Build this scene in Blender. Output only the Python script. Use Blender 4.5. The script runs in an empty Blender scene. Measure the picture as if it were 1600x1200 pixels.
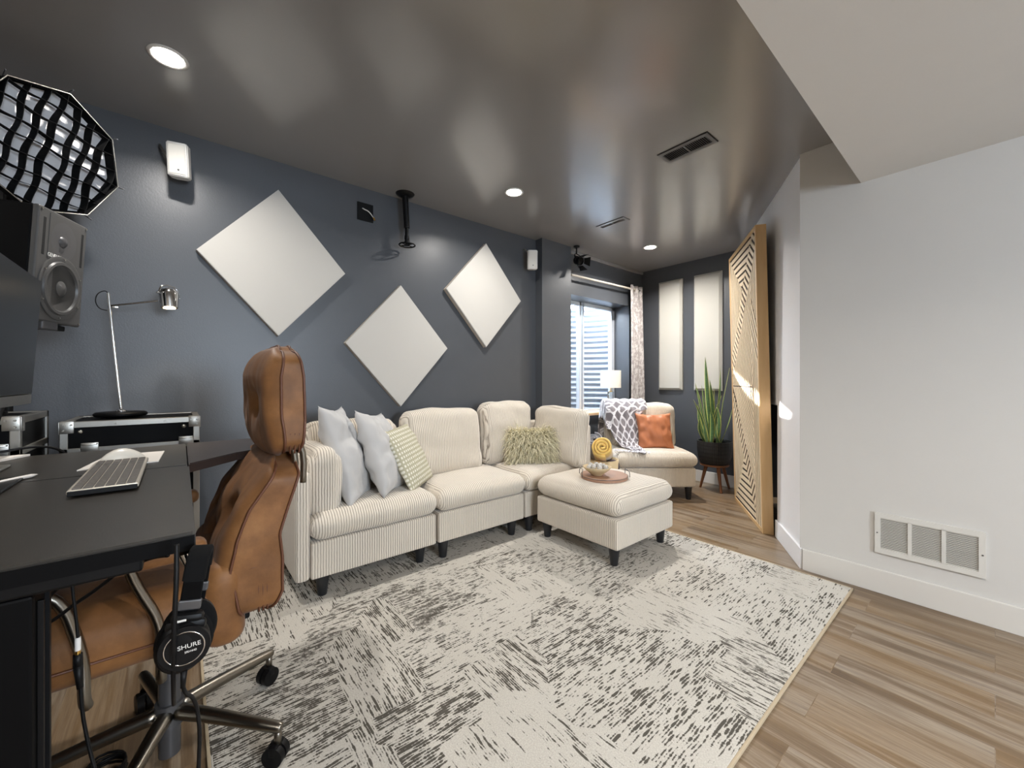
import bpy, bmesh, math, random
from mathutils import Vector, Matrix, noise
R=math.radians
rnd=random.Random(7)
# ---------------------------------------------------------------- camera, world, exposure
sc=bpy.context.scene
COL=sc.collection
cam_d=bpy.data.cameras.new('camera'); cam=bpy.data.objects.new('camera',cam_d); COL.objects.link(cam)
cam_d.sensor_width=36; cam_d.lens=625/1600*36; cam_d.shift_y=-6/1600; cam_d.clip_start=0.05
CH=1.109
cam.location=(0,0,CH); cam.rotation_euler=(R(90),0,R(50.383))
sc.camera=cam
sc.view_settings.view_transform='Standard'; sc.view_settings.look='None'
sc.view_settings.exposure=0.0; sc.view_settings.gamma=1.0; sc.view_settings.use_curve_mapping=False
w=bpy.data.worlds.new('world'); sc.world=w; w.use_nodes=True
wb=w.node_tree.nodes['Background']; wb.inputs[0].default_value=(0.74,0.86,1.0,1); wb.inputs[1].default_value=45.0
sun_d=bpy.data.lights.new('sun','SUN'); sun_d.energy=45; sun_d.angle=R(0.6); sun_d.color=(1,.95,.88)
sun=bpy.data.objects.new('sun',sun_d); COL.objects.link(sun); sun.location=(-6,3,5)
SUN_DIR=Vector((1,-.065,-.445)).normalized()
sun.rotation_euler=SUN_DIR.to_track_quat('-Z','Y').to_euler()
CAN_POWER=14.0; CAN_NOOK=30.0; CAN_FILL=26.0

# ---------------------------------------------------------------- camera-frame maths (only used to place things in the room)
A_=math.atan(755/625.); FW=Vector((-math.sin(A_),math.cos(A_),0)); RT=Vector((math.cos(A_),math.sin(A_),0))
def ray(u,v): return FW+RT*((u-800)/625.)+Vector((0,0,(594-v)/625.))
def atd(u,v,d): return Vector((0,0,CH))+ray(u,v)*d
def atx(u,v,x): r=ray(u,v); return Vector((0,0,CH))+r*(x/r.x)
def aty(u,v,y): r=ray(u,v); return Vector((0,0,CH))+r*(y/r.y)
def atz(u,v,z): r=ray(u,v); return Vector((0,0,CH))+r*((z-CH)/r.z)

# ---------------------------------------------------------------- materials
def lin(c):
    c=c/255.; return c/12.92 if c<=.04045 else ((c+.055)/1.055)**2.4
def rgb(*c): return (lin(c[0]),lin(c[1]),lin(c[2]),1)
class NT:
    def __init__(s,name):
        s.m=bpy.data.materials.new(name); s.m.use_nodes=True; s.t=s.m.node_tree; s.n=s.t.nodes
        s.b=s.n['Principled BSDF']
    def new(s,t,**k):
        n=s.n.new(t)
        for a,b in k.items(): setattr(n,a,b)
        return n
    def l(s,a,b): s.t.links.new(a,b)
    def math(s,op,a,b=None,c=None,clamp=False):
        n=s.new('ShaderNodeMath',operation=op); n.use_clamp=clamp
        for i,x in enumerate((a,b,c)):
            if x is None: continue
            if isinstance(x,(int,float)): n.inputs[i].default_value=x
            else: s.l(x,n.inputs[i])
        return n.outputs[0]
    def mix(s,f,a,b,bt='MIX'):
        n=s.new('ShaderNodeMix',data_type='RGBA',blend_type=bt)
        for i,x in ((0,f),(6,a),(7,b)):
            if isinstance(x,(int,float,tuple)): n.inputs[i].default_value=x
            else: s.l(x,n.inputs[i])
        return n.outputs[2]
    def coord(s,kind='Object'): return s.new('ShaderNodeTexCoord').outputs[kind]
    def noise(s,vec,scale,detail=4,rough=.5,sc3=None):
        if sc3:
            mp=s.new('ShaderNodeMapping'); mp.inputs['Scale'].default_value=sc3; s.l(vec,mp.inputs[0]); vec=mp.outputs[0]
        n=s.new('ShaderNodeTexNoise'); n.inputs['Scale'].default_value=scale; n.inputs['Detail'].default_value=detail; n.inputs['Roughness'].default_value=rough
        s.l(vec,n.inputs['Vector']); return n.outputs['Fac']
    def ramp(s,f,*st):
        n=s.new('ShaderNodeValToRGB'); e=n.color_ramp.elements
        while len(e)<len(st): e.new(.5)
        for i,(p,c) in enumerate(st):
            e[i].position=p; e[i].color=c if isinstance(c,tuple) else (c,c,c,1)
        s.l(f,n.inputs[0]); return n.outputs[0]
    def bump(s,h,strength=.3,dist=.01):
        n=s.new('ShaderNodeBump'); n.inputs['Strength'].default_value=strength; n.inputs['Distance'].default_value=dist
        s.l(h,n.inputs['Height']); s.l(n.outputs[0],s.b.inputs['Normal'])
    def col(s,x):
        if isinstance(x,tuple): s.b.inputs['Base Color'].default_value=x
        else: s.l(x,s.b.inputs['Base Color'])
    def set(s,**k):
        for a,b in k.items():
            nm={'rough':'Roughness','metal':'Metallic','spec':'Specular IOR Level','trans':'Transmission Weight','sheen':'Sheen Weight','coat':'Coat Weight','alpha':'Alpha','ior':'IOR'}[a]
            s.b.inputs[nm].default_value=b
        return s.m
def pm(name,c,rough=.5,metal=0,var=.06,bump=0,bscale=60,spec=.5,sheen=0,vscale=8,coat=0):
    s=NT(name); o=s.coord()
    f=s.noise(o,vscale,3)
    a=tuple(min(1,x*(1-var)) for x in c[:3])+(1,); b=tuple(min(1,x*(1+var)) for x in c[:3])+(1,)
    s.col(s.mix(f,a,b))
    if bump: s.bump(s.noise(o,bscale,5),bump,.004)
    if coat: s.b.inputs['Coat Roughness'].default_value=.16
    return s.set(rough=rough,metal=metal,spec=spec,sheen=sheen,coat=coat)
def emis(name,c,st):
    s=NT(name); s.b.inputs['Emission Color'].default_value=c; s.b.inputs['Emission Strength'].default_value=st; s.col((.8,.8,.8,1)); return s.m
M={}
M['dark_wall']=pm('dark_wall_paint',rgb(75,78,83),.38,var=.05,bump=.12,bscale=160,spec=.5)
M['dark_ceiling']=pm('dark_ceiling_paint',rgb(136,134,133),.25,var=.05,bump=.05,bscale=60,spec=1.0,vscale=2,coat=.5)
M['white_wall']=pm('white_wall_paint',rgb(208,205,200),.6,var=.015,bump=.08,bscale=150)
M['daylit_wall']=pm('daylit_white_wall_paint',rgb(238,238,240),.6,var=.01,bump=.08,bscale=150)  # white wall paint lightened to carry window light on the diagonal wall
M['white_trim']=pm('white_trim_paint',rgb(216,212,205),.35,var=.01)
M['white_plastic']=pm('white_plastic',rgb(214,212,208),.35,var=.01)
M['white_metal']=pm('white_painted_metal',rgb(214,211,204),.35,var=.01)
M['black']=pm('black_plastic',rgb(12,12,13),.45,spec=.2)
M['black_satin']=pm('black_satin',rgb(7,7,8),.5,spec=.08)
M['black_fabric']=pm('black_fabric',rgb(14,14,15),.95,spec=.15)
M['black_leg']=pm('black_wood_leg',rgb(30,31,34),.35)
M['void']=pm('vent_interior',rgb(8,8,8),.9)
M['chrome']=pm('chrome',rgb(215,215,215),.12,1,var=.02)
M['alu']=pm('brushed_aluminium',rgb(168,165,158),.36,1,var=.06,vscale=30)
M['bronze']=pm('bronze_metal',rgb(132,126,116),.28,1,var=.05)
M['gunmetal']=pm('gunmetal_grey',rgb(92,92,94),.38,.6)
M['grille']=pm('dark_grille_black',rgb(12,12,12),.5)
M['duct_grey']=pm('painted_register_grey',rgb(92,92,94),.4)
M['canvas']=pm('panel_cloth',rgb(192,189,183),.85,var=.01,bump=.15,bscale=500)
M['canvas_cream']=pm('panel_cloth_cream',rgb(190,188,180),.85,var=.01,bump=.15,bscale=500)
M['panel_edge']=pm('panel_edge_beige',rgb(196,182,162),.7)
M['soft_white']=pm('diffuser_cloth',rgb(228,226,226),.95,var=.01,spec=.1)
M['pillow_grey']=pm('satin_grey_cotton',rgb(186,184,182),.55,var=.05,bump=.35,bscale=14,sheen=.4)
M['leather_orange']=pm('orange_leather',rgb(184,114,76),.45,var=.07,bump=.3,bscale=22)
M['screen']=pm('screen_glass',rgb(10,10,10),.3,var=.0,spec=.25)
M['tray_wood']=pm('tray_wood',rgb(166,128,104),.5,var=.1,vscale=20)
M['straw']=pm('straw',rgb(200,178,140),.7,var=.1,vscale=40)
M['walnut']=pm('walnut',rgb(128,84,56),.45,var=.2,vscale=25)
M['lampshade']=pm('lampshade_linen',rgb(242,236,222),.8,var=.01)
M['yellow']=pm('yellow_fleece',rgb(232,196,110),.95,var=.15,bump=.4,bscale=90,sheen=.5,vscale=25)
M['yellow_edge']=pm('yellow_fleece_edge',rgb(226,160,30),.95,var=.15)
M['grey_fleece']=pm('grey_fleece',rgb(130,130,136),.95,var=.15,sheen=.4)
M['plum']=pm('dark_fleece',rgb(82,72,82),.95,var=.15)
M['blue_cloth']=pm('dark_blue_cloth',rgb(60,72,104),.9,var=.2,bump=.4,bscale=20)
M['paleblue']=pm('pale_blue_cloth',rgb(160,170,200),.9,var=.1)
M['key']=pm('grey_keys',rgb(92,86,80),.5)
M['key_body']=pm('keyboard_aluminium',rgb(196,188,174),.35,.3)
M['mouse']=pm('mouse_plastic',rgb(222,216,204),.35)
M['paper']=pm('paper_white',rgb(226,220,212),.6,var=.01)
M['brass']=pm('brass_contact',rgb(216,176,96),.3,1)
M['soil']=pm('soil',rgb(46,36,28),.95,bump=.5)
M['steel']=pm('galvanised_steel',rgb(150,157,166),.5,.1,var=.08)
M['sill']=pm('pine_sill',rgb(214,178,138),.5,var=.08)
M['vinyl']=pm('window_vinyl',rgb(200,206,212),.4)
M['gravel']=pm('window_well_gravel',rgb(150,148,144),.95,var=.4,vscale=60,bump=.6)
M['rod']=pm('rod_enamel',rgb(206,198,184),.35)
M['speaker_grey']=pm('speaker_baffle_grey',rgb(76,75,74),.42,.1)
M['cone']=pm('speaker_cone',rgb(82,81,82),.30,.3)
M['rubber']=pm('speaker_surround',rgb(72,71,70),.3)
M['lamp_glow']=emis('bulb_glow',(1,.78,.5,1),14)
M['can_glow']=emis('downlight_glow',(1,.95,.88,1),38)
def m_glass():
    s=NT('window_glass'); tr=s.new('ShaderNodeBsdfTransparent'); gl=s.new('ShaderNodeBsdfGlossy'); gl.inputs['Roughness'].default_value=.02
    mx_=s.new('ShaderNodeMixShader'); mx_.inputs[0].default_value=.05; s.l(tr.outputs[0],mx_.inputs[1]); s.l(gl.outputs[0],mx_.inputs[2])
    s.l(mx_.outputs[0],s.n['Material Output'].inputs['Surface']); return s.m
M['glass']=m_glass()
def m_crystal():
    s=NT('lamp_glass'); s.col((.95,.98,.97,1)); return s.set(rough=0.03,trans=.85,ior=1.4)
M['crystal']=m_crystal()
def m_cord():
    s=NT('corduroy'); uv=s.coord('UV'); sp=s.new('ShaderNodeSeparateXYZ'); s.l(uv,sp.inputs[0])
    nz=s.noise(s.coord(),26,2)
    u=s.math('ADD',s.math('DIVIDE',sp.outputs[0],.0130),s.math('MULTIPLY',nz,.35))
    f=s.math('FRACT',u); tri=s.math('ABSOLUTE',s.math('SUBTRACT',f,.5))  # 0 at rib crest, .5 in the groove
    c=s.ramp(tri,(0,rgb(228,219,205)),(.28,rgb(221,211,196)),(.41,rgb(156,144,130)),(.5,rgb(110,99,88)))
    n2=s.noise(s.coord(),5,4,.6)
    c=s.mix(s.ramp(n2,(.35,.08),(.7,.55)),c,rgb(214,202,184))
    s.col(c); h=s.ramp(tri,(0,1.0),(.3,.75),(.5,0.0)); s.bump(h,.55,.004)
    return s.set(rough=.85,sheen=.35)
M['cord']=m_cord()
def m_suede():
    s=NT('brown_suede'); o=s.coord(); n=s.noise(o,9,5,.6); n2=s.noise(o,130,3)
    c=s.ramp(n,(.25,rgb(94,60,30)),(.55,rgb(128,86,48)),(.8,rgb(154,108,64)))
    s.col(c); s.bump(n2,.12,.002); return s.set(rough=.55,sheen=.08,spec=.35)
M['suede']=m_suede()
M['suede_dark']=pm('brown_piping',rgb(96,58,38),.5)
def m_desk():
    s=NT('black_laminate'); o=s.coord(); n=s.noise(o,6,5,.6,(1,8,1)); s.col(s.mix(n,rgb(36,33,29),rgb(52,47,40)))
    s.bump(s.noise(o,90,4,.6,(1,6,1)),.08,.002); return s.set(rough=.36,spec=.5)
M['desk']=m_desk()
M['desk_wing']=pm('dark_brown_laminate',rgb(52,44,42),.36,var=.15,vscale=14)
def m_floor():
    s=NT('oak_planks'); o=s.coord()
    br=s.new('ShaderNodeTexBrick'); br.offset=.37; br.inputs['Scale'].default_value=1; br.inputs['Brick Width'].default_value=1.08; br.inputs['Row Height'].default_value=.158
    br.inputs['Mortar Size'].default_value=.0012; br.inputs['Color1'].default_value=(0,0,0,1); br.inputs['Color2'].default_value=(1,1,1,1); br.inputs['Mortar'].default_value=(.5,.5,.5,1)
    s.l(o,br.inputs['Vector'])
    off=s.new('ShaderNodeCombineXYZ'); s.l(s.math('MULTIPLY',br.outputs['Color'],9.3),off.inputs[0]); s.l(s.math('MULTIPLY',br.outputs['Color'],5.1),off.inputs[2])
    va=s.new('ShaderNodeVectorMath',operation='ADD'); s.l(o,va.inputs[0]); s.l(off.outputs[0],va.inputs[1])
    g=s.noise(va.outputs[0],3.2,7,.62,(.38,6.0,1)); g2=s.noise(va.outputs[0],1.1,3,.5,(.8,3,1)); g3=s.noise(va.outputs[0],26,4,.6,(.35,7,1))
    c=s.ramp(g,(.28,rgb(78,62,46)),(.44,rgb(112,94,74)),(.56,rgb(150,136,118)),(.72,rgb(120,108,96)))
    c=s.mix(s.math('MULTIPLY',s.ramp(g2,(.4,0.0),(.62,1.0)),.42),c,rgb(132,100,54))
    c=s.mix(s.math('MULTIPLY',s.ramp(g3,(.35,1.0),(.6,0.0)),.4),c,rgb(92,72,56))
    c=s.mix(s.math('MULTIPLY',br.outputs['Color'],.10),c,rgb(150,136,120))
    c=s.mix(s.math('MULTIPLY',br.outputs['Fac'],.16),c,rgb(62,50,40))
    s.col(c); s.bump(s.math('SUBTRACT',g3,s.math('MULTIPLY',br.outputs['Fac'],.6)),.08,.002); return s.set(rough=.33,spec=.5)
M['floor']=m_floor()
def m_rug():
    s=NT('patchwork_rug'); o=s.coord()
    vor=s.new('ShaderNodeTexVoronoi',distance='CHEBYCHEV'); vor.inputs['Scale'].default_value=1; vor.inputs['Randomness'].default_value=.8
    mp=s.new('ShaderNodeMapping'); mp.inputs['Scale'].default_value=(2.7,2.9,1); mp.inputs['Rotation'].default_value=(0,0,.0); s.l(o,mp.inputs[0]); s.l(mp.outputs[0],vor.inputs['Vector'])
    sp=s.new('ShaderNodeSeparateColor'); s.l(vor.outputs['Color'],sp.inputs[0])
    ori=s.math('GREATER_THAN',sp.outputs[0],.56); dens=sp.outputs[1]
    xy=s.new('ShaderNodeSeparateXYZ'); s.l(o,xy.inputs[0]); wx=s.math('MULTIPLY',s.math('SUBTRACT',s.noise(o,7,3),.5),.02)
    def rows(across,along,pitch,freq):
        rr=s.math('DIVIDE',s.math('ADD',across,wx),pitch); fl=s.math('FLOOR',rr); tri=s.math('MULTIPLY',s.math('ABSOLUTE',s.math('SUBTRACT',s.math('FRACT',rr),.5)),2.0)
        cv=s.new('ShaderNodeCombineXYZ'); s.l(s.math('MULTIPLY',fl,7.31),cv.inputs[0]); s.l(s.math('MULTIPLY',along,freq),cv.inputs[1]); s.l(s.math('MULTIPLY',fl,3.7),cv.inputs[2])
        n=s.new('ShaderNodeTexNoise'); n.inputs['Scale'].default_value=1; n.inputs['Detail'].default_value=5; n.inputs['Roughness'].default_value=.72; s.l(cv.outputs[0],n.inputs['Vector'])
        return s.math('SUBTRACT',n.outputs['Fac'],s.math('MULTIPLY',tri,.13))
    A=rows(xy.outputs[0],xy.outputs[1],.0098,15); B=rows(xy.outputs[1],xy.outputs[0],.0080,9)
    v=s.math('ADD',s.math('MULTIPLY',A,s.math('SUBTRACT',1,ori)),s.math('MULTIPLY',s.math('SUBTRACT',B,.02),ori))
    cl=s.noise(o,4.5,3,.6)
    thr=s.math('ADD',.392,s.math('SUBTRACT',s.math('MULTIPLY',cl,.24),s.math('MULTIPLY',dens,.09)))
    d=s.math('MULTIPLY',s.math('SUBTRACT',v,thr),22,clamp=True)
    fine=s.noise(o,1,2,.5,(230,230,1))
    base=s.mix(s.noise(o,3,3),rgb(184,179,169),rgb(206,201,192))
    base=s.mix(s.math('MULTIPLY',s.ramp(fine,(.4,1.0),(.62,0.0)),.35),base,rgb(150,144,134))
    s.col(s.mix(d,base,rgb(84,80,73)))
    s.bump(s.math('ADD',s.math('SUBTRACT',1,d),fine),.35,.003); return s.set(rough=.95,spec=.15)
M['rug']=m_rug()
M['rug_edge']=pm('rug_binding',rgb(176,160,134),.9)
def m_pine(name,c1,c2):
    s=NT(name); o=s.coord(); g=s.noise(o,5,5,.6,(5,5,.7)); k=s.noise(o,3.1,1,.5)
    c=s.mix(g,c1,c2); c=s.mix(s.ramp(k,(.72,0.0),(.76,.7)),c,rgb(120,78,40)); s.col(c); return s.set(rough=.5)
M['pine']=m_pine('pine_frame',rgb(196,156,104),rgb(222,188,140))
M['pine_daylit']=m_pine('daylit_pine_slats',rgb(214,192,158),rgb(234,216,188))  # slat pine made paler than the frame, window light put into the colour
M['shaded_back']=pm('shaded_gap_backing',rgb(46,32,20),.9)  # backing coloured dark to stand for the shadow in the slat gaps
def m_dots():
    s=NT('dotted_cotton'); uv=s.coord('UV'); sp=s.new('ShaderNodeSeparateXYZ'); s.l(uv,sp.inputs[0])
    def cell(x,p,o=0.0): return s.math('ABSOLUTE',s.math('SUBTRACT',s.math('FRACT',s.math('ADD',s.math('DIVIDE',x,p),o)),.5))
    a=cell(sp.outputs[0],.020); b=cell(sp.outputs[1],.027)
    r=s.math('ADD',s.math('POWER',s.math('MULTIPLY',a,3.0),2.0),s.math('POWER',s.math('MULTIPLY',b,2.9),2.0))
    dot=s.math('LESS_THAN',r,.75)
    s.col(s.mix(dot,rgb(176,171,146),rgb(226,222,208))); s.bump(dot,.4,.004); return s.set(rough=.85)
M['dots']=m_dots()
def m_throw():
    s=NT('lattice_throw'); uv=s.coord('UV'); sp=s.new('ShaderNodeSeparateXYZ'); s.l(uv,sp.inputs[0])
    k=2*math.pi/.118
    nz=s.math('MULTIPLY',s.math('SUBTRACT',s.noise(s.coord(),14,2),.5),1.1)
    cu=s.math('COSINE',s.math('ADD',s.math('MULTIPLY',sp.outputs[0],k),nz)); cv=s.math('COSINE',s.math('ADD',s.math('MULTIPLY',sp.outputs[1],k),nz))
    q=s.math('ADD',s.math('MULTIPLY',s.math('ADD',cu,cv),1.0),s.math('MULTIPLY',s.math('MULTIPLY',cu,cv),.55))
    ab=s.math('ABSOLUTE',q)
    c=s.ramp(ab,(.0,rgb(150,146,152)),(.07,rgb(150,146,152)),(.1,rgb(232,230,234)),(.60,rgb(232,230,234)),(.66,rgb(128,122,126)))
    s.col(c); s.bump(s.noise(s.coord(),120,3),.4,.004); return s.set(rough=.95,sheen=.4)
M['throw']=m_throw()
M['throw_edge']=pm('throw_fringe',rgb(222,220,226),.95,bump=.8,bscale=60)
def m_curtain():
    s=NT('curtain_print'); o=s.coord(); n=s.noise(o,34,4,.7,(1,1,.6)); n2=s.noise(o,120,2)
    s.col(s.mix(s.ramp(n,(.42,0.0),(.56,1.0)),rgb(206,202,200),rgb(160,152,150))); s.bump(n2,.2,.003); return s.set(rough=.85)
M['curtain']=m_curtain()
def m_basketpot():
    s=NT('black_wicker'); uv=s.coord('UV'); w_=s.new('ShaderNodeSeparateXYZ'); s.l(uv,w_.inputs[0])
    a=s.math('ABSOLUTE',s.math('SINE',s.math('MULTIPLY',w_.outputs[0],60*math.pi))); b=s.math('ABSOLUTE',s.math('SINE',s.math('MULTIPLY',w_.outputs[1],18*math.pi)))
    h=s.math('MULTIPLY',a,s.math('ADD',.5,s.math('MULTIPLY',b,.5)))
    s.col(s.mix(h,rgb(14,14,15),rgb(50,50,52))); s.bump(h,.8,.006); return s.set(rough=.55)
M['wicker_black']=m_basketpot()
def m_leaf():
    s=NT('snake_plant_leaf'); uv=s.coord('UV'); sp=s.new('ShaderNodeSeparateXYZ'); s.l(uv,sp.inputs[0])
    e=s.math('ABSOLUTE',s.math('SUBTRACT',sp.outputs[0],.5))
    n=s.noise(s.coord(),30,3,.6,(1,1,2.5))
    g=s.mix(n,rgb(40,78,44),rgb(104,138,92))
    s.col(s.mix(s.ramp(e,(.33,0.0),(.40,1.0)),g,rgb(196,200,110))); return s.set(rough=.4)
M['leaf']=m_leaf()
M['fur']=pm('shaggy_olive_fur',rgb(228,220,190),.8,var=.25,vscale=60)
M['fur_core']=pm('shaggy_cushion_cloth',rgb(170,158,112),.9)
M['decor_a']=pm('decor_grey_white',rgb(190,186,180),.5,var=.35,vscale=40)

# ---------------------------------------------------------------- mesh helpers
WM={}
def setp(o,label=None,cat=None,group=None,kind=None):
    if label: o['label']=label
    if cat: o['category']=cat
    if group: o['group']=group
    if kind: o['kind']=kind
    return o
def thing(name,label,cat,loc=(0,0,0),rotz=0,group=None):
    o=bpy.data.objects.new(name,None); COL.objects.link(o); o.location=loc; o.rotation_euler=(0,0,rotz); o.empty_display_size=.05
    WM[o.name]=Matrix.Translation(Vector(loc))@Matrix.Rotation(rotz,4,'Z')
    return setp(o,label,cat,group)
def BM(): 
    b=bmesh.new(); b.loops.layers.uv.new('UVMap'); return b
def obj(name,bm,mat,parent=None,world=True,rib=None,smooth=False,kind=None,label=None,cat=None,group=None,origin=None,mod=None):
    """link a bmesh as one mesh object. world=True: built in world coordinates."""
    if parent is not None:
        Wp=WM[parent.name]
        if world: bm.transform(Wp.inverted())
    elif origin is not None: bm.transform(Matrix.Translation(-Vector(origin)))
    bm.normal_update()
    if rib:
        uv=bm.loops.layers.uv.active
        for f in bm.faces:
            n=f.normal; ax=rib
            if rib=='x' and abs(n.x)>.75: ax='y'
            if rib=='y' and abs(n.y)>.75: ax='x'
            for l in f.loops:
                co=l.vert.co
                l[uv].uv=((co.x if ax=='x' else co.y),co.z)
    if smooth:
        for f in bm.faces: f.smooth=True
    me=bpy.data.meshes.new(name); bm.to_mesh(me); bm.free(); me.materials.append(M[mat] if isinstance(mat,str) else mat)
    o=bpy.data.objects.new(name,me); COL.objects.link(o)
    if parent is not None:
        o.parent=parent; WM[o.name]=WM[parent.name].copy()
    else:
        WM[o.name]=Matrix.Identity(4)
        if origin is not None: o.location=origin; WM[o.name]=Matrix.Translation(Vector(origin))
    if smooth=='edge':
        o.data.set_sharp_from_angle(angle=R(35))
    return setp(o,label,cat,group,kind)
def box(bm,a,b,bev=0,mat=None,seg=2):
    x0,y0,z0=a; x1,y1,z1=b
    vs=[bm.verts.new((x,y,z)) for x in (x0,x1) for y in (y0,y1) for z in (z0,z1)]
    F=[(0,1,3,2),(4,6,7,5),(0,4,5,1),(2,3,7,6),(0,2,6,4),(1,5,7,3)]
    fs=[bm.faces.new([vs[i] for i in f]) for f in F]
    if mat is not None:
        for v in vs: v.co=mat@v.co
    if bev:
        es=list({e for f in fs for e in f.edges})
        bmesh.ops.bevel(bm,geom=es,offset=bev,segments=seg,affect='EDGES',profile=.5)
    bmesh.ops.recalc_face_normals(bm,faces=[f for f in bm.faces])
def cyl(bm,p,q,r1,r2=None,n=20,caps=True):
    p=Vector(p); q=Vector(q); r2=r1 if r2 is None else r2
    d=(q-p); L=d.length; d.normalize(); 
    a=d.orthogonal().normalized(); b=d.cross(a)
    A=[];B=[]
    for i in range(n):
        t=2*math.pi*i/n; o=a*math.cos(t)+b*math.sin(t)
        A.append(bm.verts.new(p+o*r1)); B.append(bm.verts.new(q+o*r2))
    for i in range(n):
        j=(i+1)%n; bm.faces.new((A[i],A[j],B[j],B[i]))
    if caps: bm.faces.new(A[::-1]); bm.faces.new(B)
def tube(bm,pts,r,n=10,smooth_pts=0,taper=None,closed=False):
    pts=[Vector(p) for p in pts]
    for _ in range(smooth_pts):
        q=[] if closed else [pts[0]]
        m=len(pts); rg=range(m) if closed else range(m-1)
        for i in rg:
            a,b=pts[i],pts[(i+1)%m]; q+= [a*.75+b*.25,a*.25+b*.75]
        if not closed: q.append(pts[-1])
        pts=q
    m=len(pts); rings=[]; prev=None
    for i,p in enumerate(pts):
        if closed: t=pts[(i+1)%m]-pts[i-1]
        else: t=pts[min(i+1,m-1)]-pts[max(i-1,0)]
        t.normalize()
        a=(t.orthogonal() if prev is None else (prev-t*prev.dot(t))).normalized(); prev=a; b=t.cross(a)
        rr=r if taper is None else r+(taper-r)*i/(m-1)
        rings.append([bm.verts.new(p+(a*math.cos(2*math.pi*k/n)+b*math.sin(2*math.pi*k/n))*rr) for k in range(n)])
    for i in range(m if closed else m-1):
        A,B=rings[i],rings[(i+1)%m]
        for k in range(n): bm.faces.new((A[k],A[(k+1)%n],B[(k+1)%n],B[k]))
    if not closed: bm.faces.new(rings[0][::-1]); bm.faces.new(rings[-1])
def lathe(bm,prof,c=(0,0,0),n=32,mat=None,sx=1,sy=1,sz=1,uvs=False):
    uv=bm.loops.layers.uv.active
    rings=[]
    for r,z in prof:
        ring=[]
        for i in range(n):
            t=2*math.pi*i/n; v=Vector((r*math.cos(t)*sx,r*math.sin(t)*sy,z*sz))
            if mat is not None: v=mat@v
            ring.append(bm.verts.new(v+Vector(c)))
        rings.append(ring)
    for k in range(len(rings)-1):
        for i in range(n):
            j=(i+1)%n; f=bm.faces.new((rings[k][i],rings[k][j],rings[k+1][j],rings[k+1][i]))
            if uvs:
                for l,(a,b) in zip(f.loops,((i,k),(i+1,k),(i+1,k+1),(i,k+1))): l[uv].uv=(a/n,prof[b][1]/max(1e-6,prof[-1][1]-prof[0][1]) if False else b/(len(rings)-1))
    if prof[0][0]>1e-5: bm.faces.new(rings[0][::-1])
    if prof[-1][0]>1e-5: bm.faces.new(rings[-1])
def rgrid(nx,ny,nz):
    """faces of a subdivided cube [-1,1]^3: returns verts list, faces list"""
    vs={}; V=[]; Fc=[]
    def g(i,j,k):
        key=(i,j,k)
        if key not in vs: vs[key]=len(V); V.append(Vector((2*i/nx-1,2*j/ny-1,2*k/nz-1)))
        return vs[key]
    for i in range(nx):
        for j in range(ny):
            Fc.append((g(i,j,0),g(i,j+1,0),g(i+1,j+1,0),g(i+1,j,0))); Fc.append((g(i,j,nz),g(i+1,j,nz),g(i+1,j+1,nz),g(i,j+1,nz)))
    for i in range(nx):
        for k in range(nz):
            Fc.append((g(i,0,k),g(i+1,0,k),g(i+1,0,k+1),g(i,0,k+1))); Fc.append((g(i,ny,k),g(i,ny,k+1),g(i+1,ny,k+1),g(i+1,ny,k)))
    for j in range(ny):
        for k in range(nz):
            Fc.append((g(0,j,k),g(0,j,k+1),g(0,j+1,k+1),g(0,j+1,k))); Fc.append((g(nx,j,k),g(nx,j+1,k),g(nx,j+1,k+1),g(nx,j,k+1)))
    return V,Fc
def rbox(bm,c,s,r,n=(16,16,6),deform=None,mat=None):
    """rounded box centre c, full size s, radius r; deform(p_unit, co_local)->co_local"""
    V,Fc=rgrid(*n); h=Vector(s)/2; r=min(r,min(h)*.999); out=[]
    for v in V:
        p=Vector([math.sin(v[i]*math.pi/2)*.35*h[i]+v[i]*.65*h[i] for i in range(3)])
        q=Vector([max(-h[i]+r,min(h[i]-r,p[i])) for i in range(3)]); d=p-q
        co=q+d.normalized()*r if d.length>1e-7 else p
        # points well inside the rounding zone: push to the surface
        if deform: co=deform(v,co)
        if mat is not None: co=mat@co
        out.append(bm.verts.new(co+Vector(c)))
    for f in Fc: bm.faces.new([out[i] for i in f])
def nz(p,s=1.0,seed=0.0): return noise.noise(Vector(p)*s+Vector((seed,seed*1.7,seed*.3)))
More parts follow.
